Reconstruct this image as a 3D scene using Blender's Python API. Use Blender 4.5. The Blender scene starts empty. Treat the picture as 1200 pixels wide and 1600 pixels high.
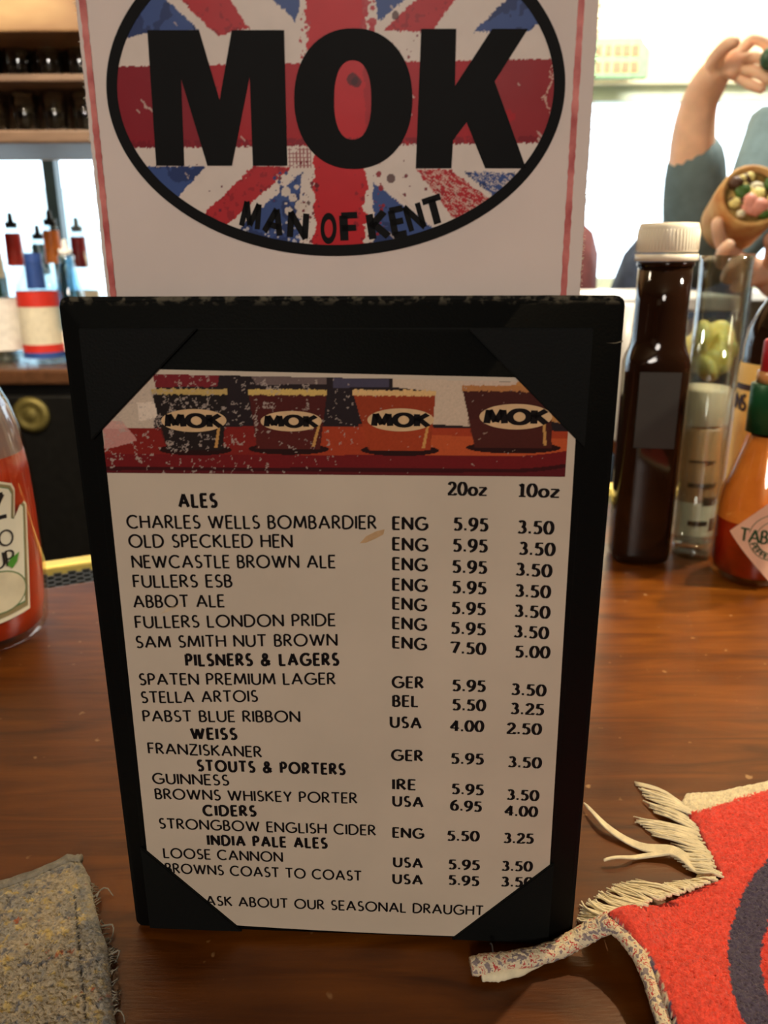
import bpy, bmesh, math, random
import numpy as np
from mathutils import Vector, Matrix
random.seed(4); rng = np.random.default_rng(4)
sc = bpy.context.scene
col = sc.collection

# ------------------------------------------------------------------ camera
F = 1250.0; EYE = Vector((0, 0, 0.2164)); PIT = 0.31122; ROLL = -0.00535
cp, sp_, cr, sr = math.cos(PIT), math.sin(PIT), math.cos(ROLL), math.sin(ROLL)
Xv = Vector((1, 0, 0)); Uv = Vector((0, sp_, cp)); FWD = Vector((0, cp, -sp_))
RGT = Xv*cr + Uv*sr; UPV = -Xv*sr + Uv*cr
cam = bpy.data.cameras.new('camera'); camo = bpy.data.objects.new('camera', cam); col.objects.link(camo)
m = Matrix((RGT, UPV, -FWD)).transposed().to_4x4(); m.translation = EYE; camo.matrix_world = m
cam.sensor_fit = 'VERTICAL'; cam.sensor_height = 36; cam.lens = 36*F/1600
cam.clip_start = 0.01; cam.clip_end = 60
cam.dof.use_dof = True; cam.dof.focus_distance = 0.262; cam.dof.aperture_fstop = 17.0
sc.camera = camo
# ------------------------------------------------------------------ world, exposure
w = bpy.data.worlds.new('overcast_sky'); sc.world = w; w.use_nodes = True
nt = w.node_tree; bg = nt.nodes['Background']
geo = nt.nodes.new('ShaderNodeTexCoord'); sep = nt.nodes.new('ShaderNodeSeparateXYZ')
ramp = nt.nodes.new('ShaderNodeValToRGB'); ramp.color_ramp.elements[0].color = (0.80, 0.92, 1.0, 1)
ramp.color_ramp.elements[1].color = (0.92, 0.97, 1.0, 1)
nt.links.new(geo.outputs['Generated'], sep.inputs[0]); nt.links.new(sep.outputs[2], ramp.inputs[0])
nt.links.new(ramp.outputs[0], bg.inputs[0]); bg.inputs[1].default_value = 3.2
sc.view_settings.view_transform = 'Standard'; sc.view_settings.look = 'None'
sc.view_settings.gamma = 1; sc.view_settings.use_curve_mapping = False
sc.view_settings.exposure = 0.6
# ------------------------------------------------------------------ lights
def light(kind, name, loc, target, power, color, **k):
    l = bpy.data.lights.new(name, kind); o = bpy.data.objects.new(name, l); col.objects.link(o)
    o.location = loc; o.rotation_euler = (Vector(target)-Vector(loc)).to_track_quat('-Z', 'Y').to_euler()
    l.energy = power; l.color = color
    for a, b in k.items(): setattr(l, a, b)
    return o
KEY = (0.62, 0.78, 1.02)
light('SPOT', 'bar_spot_light', KEY, (0.33, 0.24, 0), 34, (1.0, 0.74, 0.42), spot_size=0.74, spot_blend=0.7, shadow_soft_size=0.02)
light('SPOT', 'side_fill_light', (0.95, 0.33, 0.80), (0.28, 0.70, 0.12), 56, (1.0, 0.90, 0.72), spot_size=0.86, spot_blend=0.6, shadow_soft_size=0.05)  # added fill from the right, brightens the caps and bottles
light('AREA', 'room_fill_light', (-0.25, -1.7, 0.95), (0, 0.2, 0.12), 13, (1.0, 0.90, 0.80), shape='DISK', size=0.5)  # added frontal fill for the menu, no fitting behind the viewer
light('AREA', 'back_bar_fill_light', (-0.55, 0.75, 1.05), (-0.75, 1.7, 0.38), 15, (1.0, 0.84, 0.62), shape='DISK', size=0.3)  # added fill to lift the rack and back bar, no visible source
light('AREA', 'room_fill_light', (0.75, 1.45, 1.22), (0.75, 2.2, 0.55), 27, (1.0, 0.93, 0.80), shape='DISK', size=0.4)  # added fill that brightens the rear wall and the seated person

# ------------------------------------------------------------------ survey helpers
def ray(px, py):
    a, b = px-600, 800-py
    return RGT*a + UPV*b + FWD*F
def at(px, py, Y):
    r = ray(px, py); return EYE + r*(Y/r.y)
def gnd(px, py, z=0.0):
    r = ray(px, py); return EYE + r*((z-EYE.z)/r.z)

# ------------------------------------------------------------------ materials
def srgb(c):
    return tuple((v/255/12.92 if v/255 <= 0.04045 else ((v/255+0.055)/1.055)**2.4) for v in c)
MATS = {}
def mat(name, rgb, rough=0.5, metal=0.0, var=0.12, scale=60, bump=0.0, bscale=None, spec=0.5, coat=0, sss=0,
        trans=0, ior=1.45, emit=None, estr=0, detail=4, rgb2=None, stretch=(1, 1, 1), rvar=0, transl=0):
    if name in MATS: return MATS[name]
    M = bpy.data.materials.new(name); M.use_nodes = True; n = M.node_tree.nodes; L = M.node_tree.links
    b = n['Principled BSDF']; c = srgb(rgb)
    tc = n.new('ShaderNodeTexCoord'); mp = n.new('ShaderNodeMapping'); mp.inputs['Scale'].default_value = stretch
    L.new(tc.outputs['Object'], mp.inputs[0])
    no = n.new('ShaderNodeTexNoise'); no.inputs['Scale'].default_value = scale; no.inputs['Detail'].default_value = detail
    L.new(mp.outputs[0], no.inputs['Vector'])
    rp = n.new('ShaderNodeValToRGB'); rp.color_ramp.elements[0].position = 0.3; rp.color_ramp.elements[1].position = 0.7
    c2 = srgb(rgb2) if rgb2 else tuple(min(1, v*(1+var)) for v in c)
    rp.color_ramp.elements[0].color = (*[v*(1-var) for v in c], 1); rp.color_ramp.elements[1].color = (*c2, 1)
    L.new(no.outputs['Fac'], rp.inputs[0]); L.new(rp.outputs[0], b.inputs['Base Color'])
    b.inputs['Roughness'].default_value = rough; b.inputs['Metallic'].default_value = metal
    b.inputs['Specular IOR Level'].default_value = spec; b.inputs['Coat Weight'].default_value = coat
    b.inputs['Transmission Weight'].default_value = trans; b.inputs['IOR'].default_value = ior
    if sss: b.inputs['Subsurface Weight'].default_value = sss; b.inputs['Subsurface Scale'].default_value = 0.01
    if rvar:
        mr = n.new('ShaderNodeMapRange'); mr.inputs[3].default_value = rough-rvar; mr.inputs[4].default_value = rough+rvar
        L.new(no.outputs['Fac'], mr.inputs[0]); L.new(mr.outputs[0], b.inputs['Roughness'])
    if emit: b.inputs['Emission Color'].default_value = (*srgb(emit), 1); b.inputs['Emission Strength'].default_value = estr
    if bump:
        n2 = n.new('ShaderNodeTexNoise'); n2.inputs['Scale'].default_value = bscale or scale*3; n2.inputs['Detail'].default_value = 5
        L.new(mp.outputs[0], n2.inputs['Vector'])
        bp = n.new('ShaderNodeBump'); bp.inputs['Strength'].default_value = bump; bp.inputs['Distance'].default_value = 0.001
        L.new(n2.outputs['Fac'], bp.inputs['Height']); L.new(bp.outputs[0], b.inputs['Normal'])
    if transl:
        tr = n.new('ShaderNodeBsdfTranslucent'); L.new(rp.outputs[0], tr.inputs[0]); mx = n.new('ShaderNodeMixShader')
        mx.inputs[0].default_value = transl; L.new(b.outputs[0], mx.inputs[1]); L.new(tr.outputs[0], mx.inputs[2])
        L.new(mx.outputs[0], n['Material Output'].inputs[0])
    MATS[name] = M; return M
def glass(name, rgb, rough=0.03, opac=0.10, edge=1.0):
    """thin-walled glass: clear transmission with a Fresnel sheen that thickens at grazing angles"""
    if name in MATS: return MATS[name]
    M = bpy.data.materials.new(name); M.use_nodes = True; n = M.node_tree.nodes; L = M.node_tree.links
    n.remove(n['Principled BSDF']); t = n.new('ShaderNodeBsdfTransparent'); t.inputs[0].default_value = (*srgb(rgb), 1)
    g = n.new('ShaderNodeBsdfGlossy'); g.inputs['Roughness'].default_value = rough
    lw = n.new('ShaderNodeLayerWeight'); lw.inputs[0].default_value = 0.28
    no = n.new('ShaderNodeTexNoise'); no.inputs['Scale'].default_value = 25; tc = n.new('ShaderNodeTexCoord'); L.new(tc.outputs['Object'], no.inputs['Vector'])
    ma = n.new('ShaderNodeMath'); ma.operation = 'MULTIPLY_ADD'; ma.inputs[1].default_value = 0.04; L.new(no.outputs[0], ma.inputs[0])
    m2 = n.new('ShaderNodeMath'); m2.operation = 'MULTIPLY_ADD'; m2.inputs[1].default_value = 0.75*edge; m2.inputs[2].default_value = opac
    L.new(lw.outputs['Facing'], m2.inputs[0]); L.new(m2.outputs[0], ma.inputs[2])
    mx = n.new('ShaderNodeMixShader'); L.new(ma.outputs[0], mx.inputs[0]); L.new(t.outputs[0], mx.inputs[1]); L.new(g.outputs[0], mx.inputs[2])
    L.new(mx.outputs[0], n['Material Output'].inputs[0]); MATS[name] = M; return M
def vcol_mat(name, rough=0.6, transl=0, bump=0, bscale=900, spec=0.15, sheen=0):
    M = bpy.data.materials.new(name); M.use_nodes = True; n = M.node_tree.nodes; L = M.node_tree.links; b = n['Principled BSDF']
    a = n.new('ShaderNodeAttribute'); a.attribute_name = 'print'; L.new(a.outputs['Color'], b.inputs['Base Color'])
    b.inputs['Roughness'].default_value = rough; b.inputs['Specular IOR Level'].default_value = spec
    b.inputs['Sheen Weight'].default_value = sheen
    if bump:
        tc = n.new('ShaderNodeTexCoord'); n2 = n.new('ShaderNodeTexNoise'); n2.inputs['Scale'].default_value = bscale
        L.new(tc.outputs['Object'], n2.inputs['Vector']); bp = n.new('ShaderNodeBump'); bp.inputs['Strength'].default_value = bump
        bp.inputs['Distance'].default_value = 0.001; L.new(n2.outputs['Fac'], bp.inputs['Height']); L.new(bp.outputs[0], b.inputs['Normal'])
    if transl:
        tr = n.new('ShaderNodeBsdfTranslucent'); L.new(a.outputs['Color'], tr.inputs[0]); mx = n.new('ShaderNodeMixShader')
        mx.inputs[0].default_value = transl; L.new(b.outputs[0], mx.inputs[1]); L.new(tr.outputs[0], mx.inputs[2])
        L.new(mx.outputs[0], n['Material Output'].inputs[0])
    return M

# ------------------------------------------------------------------ mesh helpers
class MB:
    def __init__(s): s.v = []; s.f = []; s.smooth = []
    def add(s, vs, fs, sm=False):
        o = len(s.v); s.v += [tuple(p) for p in vs]; s.f += [tuple(i+o for i in f) for f in fs]; s.smooth += [sm]*len(fs); return s
    def box(s, x0, y0, z0, x1, y1, z1, bev=0.0, seg=2):
        bm = bmesh.new(); bmesh.ops.create_cube(bm, size=1)
        for v in bm.verts: v.co = Vector(((x0+x1)/2+v.co.x*(x1-x0), (y0+y1)/2+v.co.y*(y1-y0), (z0+z1)/2+v.co.z*(z1-z0)))
        if bev: bmesh.ops.bevel(bm, geom=bm.edges[:], offset=bev, segments=seg, affect='EDGES', profile=0.5)
        bm.verts.index_update(); s.add([v.co for v in bm.verts], [[v.index for v in f.verts] for f in bm.faces], False); bm.free(); return s
    def lathe(s, prof, seg=32, cx=0, cy=0, sq=0.0, rot=0.0, close=True):
        """prof: list of (r,z); sq 0 = round .. 1 = rounded square"""
        vs = []; n = len(prof)
        for r, z in prof:
            for k in range(seg):
                a = 2*math.pi*k/seg; ca, sa = math.cos(a), math.sin(a)
                q = (abs(ca)**6+abs(sa)**6)**(-1/6)*0.94; rr = r*(1-sq + sq*q)
                x, y = rr*ca, rr*sa; cR, sR = math.cos(rot), math.sin(rot)
                vs.append((cx+x*cR-y*sR, cy+x*sR+y*cR, z))
        fs = [(i*seg+k, i*seg+(k+1) % seg, (i+1)*seg+(k+1) % seg, (i+1)*seg+k) for i in range(n-1) for k in range(seg)]
        if close: fs += [tuple(range(seg))[::-1], tuple((n-1)*seg+k for k in range(seg))]
        return s.add(vs, fs, True)
    def tube(s, pts, rad, seg=8, flat=1.0, up=(0, 0, 1)):
        pts = [Vector(p) for p in pts]; n = len(pts); vs = []; U = Vector(up)
        if not hasattr(rad, '__len__'): rad = [rad]*n
        for i, p in enumerate(pts):
            t = (pts[min(i+1, n-1)]-pts[max(i-1, 0)]).normalized(); a = t.cross(U)
            if a.length < 1e-4: a = t.cross(Vector((1, 0, 0)))
            a.normalize(); b = a.cross(t).normalized()
            for k in range(seg):
                g = 2*math.pi*k/seg; vs.append(p + a*math.cos(g)*rad[i] + b*math.sin(g)*rad[i]*flat)
        fs = [(i*seg+k, i*seg+(k+1) % seg, (i+1)*seg+(k+1) % seg, (i+1)*seg+k) for i in range(n-1) for k in range(seg)]
        fs += [tuple(range(seg))[::-1], tuple((n-1)*seg+k for k in range(seg))]
        return s.add(vs, fs, True)
    def ball(s, c, r, sx=1, sy=1, sz=1, seg=16):
        P = [(max(1e-5, math.sin(math.pi*i/10)), -math.cos(math.pi*i/10)) for i in range(11)]
        vs = [(c[0]+r*sx*a*math.cos(2*math.pi*k/seg), c[1]+r*sy*a*math.sin(2*math.pi*k/seg), c[2]+r*sz*b) for a, b in P for k in range(seg)]
        fs = [(i*seg+k, i*seg+(k+1) % seg, (i+1)*seg+(k+1) % seg, (i+1)*seg+k) for i in range(10) for k in range(seg)]
        return s.add(vs, fs, True)
    def prism(s, poly, y0, y1):
        """poly in local x,z, extruded y0..y1"""
        n = len(poly); vs = [(x, y0, z) for x, z in poly]+[(x, y1, z) for x, z in poly]
        fs = [tuple(range(n)), tuple(range(2*n-1, n-1, -1))]+[(i, i+n, (i+1) % n+n, (i+1) % n) for i in range(n)]
        return s.add(vs, fs)
    def slab(s, poly, z0, z1):
        n = len(poly); vs = [(x, y, z0) for x, y in poly]+[(x, y, z1) for x, y in poly]
        fs = [tuple(range(n))[::-1], tuple(range(n, 2*n))]+[(i, (i+1) % n, (i+1) % n+n, i+n) for i in range(n)]
        return s.add(vs, fs)
    def build(s, name, m, parent=None, **tags):
        me = bpy.data.meshes.new(name); me.from_pydata(s.v, [], s.f)
        me.polygons.foreach_set('use_smooth', s.smooth); me.update()
        o = bpy.data.objects.new(name, me); col.objects.link(o); me.materials.append(m)
        if parent: o.parent = parent
        for k, v in tags.items(): o[k] = v
        return o
def thing(name, label, cat, loc=(0, 0, 0), rz=0, group=None):
    o = bpy.data.objects.new(name, None); col.objects.link(o); o.empty_display_size = 0.02
    o.location = loc; o.rotation_euler = (0, 0, rz); o['label'] = label; o['category'] = cat
    if group: o['group'] = group
    return o
def tag(o, label, cat, group=None):
    o['label'] = label; o['category'] = cat
    if group: o['group'] = group
    return o
def clone(o, parent=None):
    c = o.copy(); col.objects.link(c); c.parent = parent
    for ch in list(o.children): clone(ch, c)
    return c
def grid_mesh(name, pts, idx, colr, m, parent=None, smooth=False):
    me = bpy.data.meshes.new(name)
    me.vertices.add(len(pts)); me.vertices.foreach_set('co', pts.astype(np.float32).ravel())
    nf = len(idx); me.loops.add(nf*4); me.loops.foreach_set('vertex_index', idx.astype(np.int32).ravel())
    me.polygons.add(nf); me.polygons.foreach_set('loop_start', np.arange(0, nf*4, 4, dtype=np.int32))
    me.update(calc_edges=True); me.validate()
    if smooth: me.polygons.foreach_set('use_smooth', np.ones(len(me.polygons), bool))
    a = me.color_attributes.new('print', 'FLOAT_COLOR', 'POINT')
    c4 = np.ones((len(pts), 4), np.float32); c4[:, :3] = colr; a.data.foreach_set('color', c4.ravel())
    o = bpy.data.objects.new(name, me); col.objects.link(o); me.materials.append(m)
    if parent: o.parent = parent
    return o
def vnoise(x, y, s, seed=0, oct=3):
    out = 0; amp = 1; tot = 0
    for k in range(oct):
        r = np.random.default_rng(seed+k).random((256, 256)); X = x*s; Y = y*s
        xi = np.floor(X).astype(int); yi = np.floor(Y).astype(int); fx = X-xi; fy = Y-yi
        fx = fx*fx*(3-2*fx); fy = fy*fy*(3-2*fy); g = lambda a, b: r[a % 256, b % 256]
        out = out+amp*((g(xi, yi)*(1-fx)+g(xi+1, yi)*fx)*(1-fy)+(g(xi, yi+1)*(1-fx)+g(xi+1, yi+1)*fx)*fy)
        tot += amp; amp *= .5; s *= 2.1
    return out/tot
def inpoly(x, y, poly):
    ins = np.zeros(x.shape, bool); n = len(poly); j = n-1
    for i in range(n):
        xi, yi = poly[i]; xj, yj = poly[j]
        c = ((yi > y) != (yj > y)) & (x < (xj-xi)*(y-yi)/((yj-yi) or 1e-12)+xi)
        ins ^= c; j = i
    return ins
def polydist(x, y, poly):
    d = np.full(x.shape, 1e9); n = len(poly)
    for i in range(n):
        ax, ay = poly[i]; bx, by = poly[(i+1) % n]; L2 = (bx-ax)**2+(by-ay)**2
        t = np.clip(((x-ax)*(bx-ax)+(y-ay)*(by-ay))/L2, 0, 1)
        d = np.minimum(d, np.hypot(x-ax-t*(bx-ax), y-ay-t*(by-ay)))
    return d

# ------------------------------------------------------------------ pen-stroke lettering
def arc(cx, cy, rx, ry, a0, a1, n=14):
    return [(cx+rx*math.cos(math.radians(a0+(a1-a0)*i/n)), cy+ry*math.sin(math.radians(a0+(a1-a0)*i/n))) for i in range(n+1)]
G = {
 'A': (.80, [[(0, 0), (.4, 1)], [(.4, 1), (.8, 0)], [(.14, .33), (.66, .33)]]),
 'B': (.50, [[(0, 0), (0, 1)], [(0, 1), (.2, 1)]+arc(.2, .76, .23, .24, 90, -90, 8)+[(0, .52)], [(0, .52), (.22, .52)]+arc(.22, .26, .28, .26, 90, -90, 8)+[(0, 0)]]),
 'C': (.80, [arc(.48, .5, .48, .5, 48, 312, 18)]),
 'D': (.74, [[(0, 0), (0, 1)], [(0, 1), (.24, 1)]+arc(.24, .5, .5, .5, 90, -90, 12)+[(0, 0)]]),
 'E': (.44, [[(0, 0), (0, 1)], [(0, 1), (.44, 1)], [(0, .52), (.38, .52)], [(0, 0), (.44, 0)]]),
 'F': (.42, [[(0, 0), (0, 1)], [(0, 1), (.42, 1)], [(0, .5), (.36, .5)]]),
 'G': (.88, [arc(.48, .5, .48, .5, 48, 322, 18), [(.56, .46), (.88, .46)], [(.88, .46), (.88, .14)]]),
 'H': (.66, [[(0, 0), (0, 1)], [(.66, 0), (.66, 1)], [(0, .52), (.66, .52)]]),
 'I': (.0, [[(0, 0), (0, 1)]]),
 'K': (.58, [[(0, 0), (0, 1)], [(.54, 1), (.02, .48)], [(.16, .6), (.58, 0)]]),
 'L': (.42, [[(0, 0), (0, 1)], [(0, 0), (.42, 0)]]),
 'M': (.92, [[(0, 0), (.11, 1)], [(.11, 1), (.46, .1)], [(.46, .1), (.81, 1)], [(.81, 1), (.92, 0)]]),
 'N': (.72, [[(0, 0), (0, 1)], [(0, 1), (.72, 0)], [(.72, 0), (.72, 1)]]),
 'O': (.98, [arc(.49, .5, .49, .5, 0, 360, 26)]),
 'P': (.48, [[(0, 0), (0, 1)], [(0, 1), (.2, 1)]+arc(.2, .73, .28, .27, 90, -90, 8)+[(0, .46)]]),
 'Q': (.98, [arc(.49, .5, .49, .5, 0, 360, 26), [(.55, .25), (.9, -.1)]]),
 'R': (.54, [[(0, 0), (0, 1)], [(0, 1), (.2, 1)]+arc(.2, .75, .27, .25, 90, -90, 8)+[(0, .5)], [(.2, .5), (.54, 0)]]),
 'S': (.48, [arc(.25, .745, .20, .255, 42, 270, 10)+arc(.23, .25, .25, .24, 90, -140, 10)]),
 'T': (.60, [[(.3, 0), (.3, 1)], [(0, 1), (.6, 1)]]),
 'U': (.66, [[(0, 1), (0, .34)]+arc(.33, .33, .33, .33, 180, 360, 10)+[(.66, 1)]]),
 'W': (1.12, [[(0, 1), (.3, 0)], [(.3, 0), (.56, .95)], [(.56, .95), (.82, 0)], [(.82, 0), (1.12, 1)]]),
 'Y': (.62, [[(0, 1), (.31, .46)], [(.62, 1), (.31, .46)], [(.31, .46), (.31, 0)]]),
 'Z': (.60, [[(.02, 1), (.58, 1)], [(.58, 1), (0, 0)], [(0, 0), (.6, 0)]]),
 '&': (.76, [[(.74, .02), (.2, .68)]+arc(.32, .8, .17, .19, 200, -40, 8)+[(.12, .4)]+arc(.28, .25, .26, .25, 130, 290, 8)+[(.62, .3), (.7, .46)]]),
 '0': (.56, [arc(.28, .5, .28, .5, 0, 360, 24)]),
 '1': (.30, [[(.17, 0), (.17, 1)], [(0, .84), (.17, .98)], [(0, 0), (.34, 0)]]),
 '2': (.52, [arc(.25, .72, .23, .28, 165, -25, 9)+[(0, .02)], [(0, 0), (.52, 0)], [(.52, 0), (.54, .14)]]),
 '3': (.50, [arc(.22, .75, .19, .24, 150, -90, 9), arc(.2, .27, .27, .26, 90, -140, 10)]),
 '4': (.58, [[(.42, 0), (.42, 1)], [(.42, 1), (0, .28)], [(0, .28), (.58, .28)]]),
 '5': (.50, [[(.46, .98), (.12, .98)], [(.12, 1), (.07, .56)], arc(.2, .31, .27, .31, 120, -135, 11)]),
 '6': (.54, [arc(.54, .40, .52, .62, 97, 180, 8), arc(.27, .31, .25, .31, 0, 360, 18)]),
 '7': (.52, [[(0, .98), (.52, .98)], [(.52, 1), (.16, 0)], [(0, .98), (0, .86)]]),
 '9': (.54, [arc(0, .60, .52, .62, -83, 0, 8), arc(.27, .69, .25, .31, 0, 360, 18)]),
 '.': (.10, [[(.05, -.02), (.05, .17)]]),
 'o': (.56, [arc(.28, .31, .28, .31, 0, 360, 18)]),
 'z': (.46, [[(0, .62), (.44, .62)], [(.44, .62), (0, 0)], [(0, 0), (.46, 0)]]),
 ' ': (.22, []),
}
def text_quads(s, thick, thin, gap):
    """list of quads in em units, total width; baseline 0, cap height 1"""
    x = 0; quads = []
    for ci, ch in enumerate(s):
        w_, st = G[ch]
        for pl in st:
            n = len(pl); Ls = []; Rs = []
            closed = n > 4 and abs(pl[0][0]-pl[-1][0])+abs(pl[0][1]-pl[-1][1]) < 1e-6
            for i in range(n):
                a = pl[i-1] if i > 0 else (pl[-2] if closed else pl[0]); b = pl[i+1] if i < n-1 else (pl[1] if closed else pl[-1])
                dx, dy = b[0]-a[0], b[1]-a[1]; l = math.hypot(dx, dy) or 1; dx /= l; dy /= l
                ww = (thin+(thick-thin)*abs(dy)**0.8)/2
                if ch == '.': ww = thick*0.33
                px_, py_ = pl[i]
                if n <= 3 and abs(dx) > .5:
                    e = thick*0.25; px_ += (-dx if i == 0 else dx)*e; py_ += 0
                Ls.append((x+px_-dy*ww, py_+dx*ww)); Rs.append((x+px_+dy*ww, py_-dx*ww))
            for i in range(n-1): quads.append((Ls[i], Rs[i], Rs[i+1], Ls[i+1]))
        x += w_+gap
    return quads, x-gap
def letter_mesh(s, mapf, thick=.13, thin=.10, gap=.2, mb=None):
    q, W_ = text_quads(s, thick, thin, gap); mb = mb or MB()
    for qd in q: mb.add([mapf(x/W_ if W_ else 0, y) for x, y in qd], [(0, 1, 2, 3)])
    return mb

# ================================================================== SETTING
FLOOR = -1.05; CEIL = 1.35
def struct(o): o['kind'] = 'structure'; return o
m_wall = mat('plaster_cream', (238, 228, 198), .8, var=.05, scale=6, bump=.2)
m_floor = mat('dark_floor_boards', (60, 36, 22), .5, var=.3, scale=8, stretch=(1, 8, 1))
m_panel = mat('dark_wood_panelling', (58, 34, 22), .5, var=.3, scale=10, stretch=(6, 6, 1))
m_dark = mat('black_lacquer', (14, 13, 12), .35, var=.2, scale=20)
m_frame = mat('grey_green_window_paint', (60, 78, 82), .5, var=.1, scale=20)
WY = 2.6
X0, X1, YB = -2.6, 2.9, -2.4
struct(MB().box(X0-.1, YB-.1, FLOOR-.1, X1+.1, WY+.25, FLOOR).build('floor', m_floor))
struct(MB().box(X0-.1, YB-.1, CEIL, X1+.1, WY+.25, CEIL+.1).build('ceiling', mat('ceiling_paint', (205, 190, 150), .8, var=.05, scale=5)))
struct(MB().box(X0-.1, YB-.1, FLOOR, X0, WY+.25, CEIL).build('wall_left', m_panel))
struct(MB().box(X1, YB-.1, FLOOR, X1+.1, WY+.25, CEIL).build('wall_right', m_panel))
struct(MB().box(X0, YB-.1, FLOOR, X1, YB, CEIL).build('wall_front', m_panel))
# back wall with two window openings
def zat(py, Y): return at(600, py, Y).z
W1 = (-2.2, at(500, 300, WY).x, zat(540, WY), zat(140, WY))
W2 = (at(760, 300, WY).x, at(1320, 300, WY).x, zat(452, WY), zat(132, WY))
b = MB()
b.box(X0, WY, FLOOR, X1, WY+.15, W1[2]); b.box(X0, WY, W1[3], W2[0], WY+.15, CEIL); b.box(W2[0], WY, W2[3], X1, WY+.15, CEIL)
b.box(X0, WY, W1[2], W1[0], WY+.15, W1[3]); b.box(W1[1], WY, W1[2], W2[0], WY+.15, W2[3]); b.box(W2[0], WY, W1[2], X1, WY+.15, W2[2])
b.box(W2[1], WY, W2[2], X1, WY+.15, W2[3])
struct(b.build('wall_back', m_wall))
m_frame2 = mat('pale_green_window_paint', (200, 212, 196), .5, var=.05, scale=20)
def window(name, W_, mull, m_frame=m_frame):
    t = struct(MB().box(W_[0]-.04, WY-.03, W_[2]-.03, W_[1]+.04, WY+.02, W_[2]).build(name, m_frame))
    f = MB(); f.box(W_[0], WY+.04, W_[2], W_[0]+.04, WY+.09, W_[3]).box(W_[1]-.04, WY+.04, W_[2], W_[1], WY+.09, W_[3])
    f.box(W_[0]+.04, WY+.04, W_[2], W_[1]-.04, WY+.09, W_[2]+.03).box(W_[0]+.04, WY+.04, W_[3]-.04, W_[1]-.04, WY+.09, W_[3])
    f.build('window_frame', m_frame, t)
    for x in mull: MB().box(x-.018, WY+.04, W_[2]+.03, x+.018, WY+.09, W_[3]-.04).build('mullion', m_frame, t)
    xs = [W_[0]+.04]+list(mull)+[W_[1]-.04]
    for a, c in zip(xs[:-1], xs[1:]): MB().box(a+.02, WY+.062, W_[2]+.03, c-.02, WY+.066, W_[3]-.04).build('pane', glass('window_glass', (248, 252, 255), 0.02, 0.02, 0.3), t)
    return t
window('window_1', W1, [at(84, 400, WY).x-.62, at(84, 400, WY).x])
win2 = window('window_2', W2, [], m_frame2)
MB().box(W2[0]-.08, WY-.14, W2[2]-.035, W2[1]+.1, WY-.0, W2[2]-.005, .006).build('window_sill', mat('white_sill_paint', (235, 238, 240), .3, var=.03), win2)
for o_ in [('LEFT', W1), ('RIGHT', W2)]:
    W_ = o_[1]; l = light('AREA', 'window_portal', ((W_[0]+W_[1])/2, WY+.12, (W_[2]+W_[3])/2), ((W_[0]+W_[1])/2, 0, (W_[2]+W_[3])/2), 1, (1, 1, 1), shape='RECTANGLE', size=W_[1]-W_[0], size_y=W_[3]-W_[2])
    l.data.cycles.is_portal = True
# pale facade across the street
bd = MB().box(-4, 9, FLOOR-.149, -.4, 12, .9).build('building', mat('pale_facade', (215, 228, 232), .8, var=.05, scale=2)); tag(bd, 'pale building across the street, washed out in the window light', 'building')
for i in range(4):
    for j in range(2): MB().box(-3.6+i*.85, 8.97, -.55+j*.75, -3.2+i*.85, 9.0, -.1+j*.75).build('window', mat('facade_window', (196, 214, 220), .3), bd)
tag(MB().box(-6, 3.2, FLOOR-.25, 9, 16, FLOOR-.15).build('street', mat('pale_paving', (200, 200, 198), .8, var=.06, scale=3)), 'pale street paving outside the windows', 'street')

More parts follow.
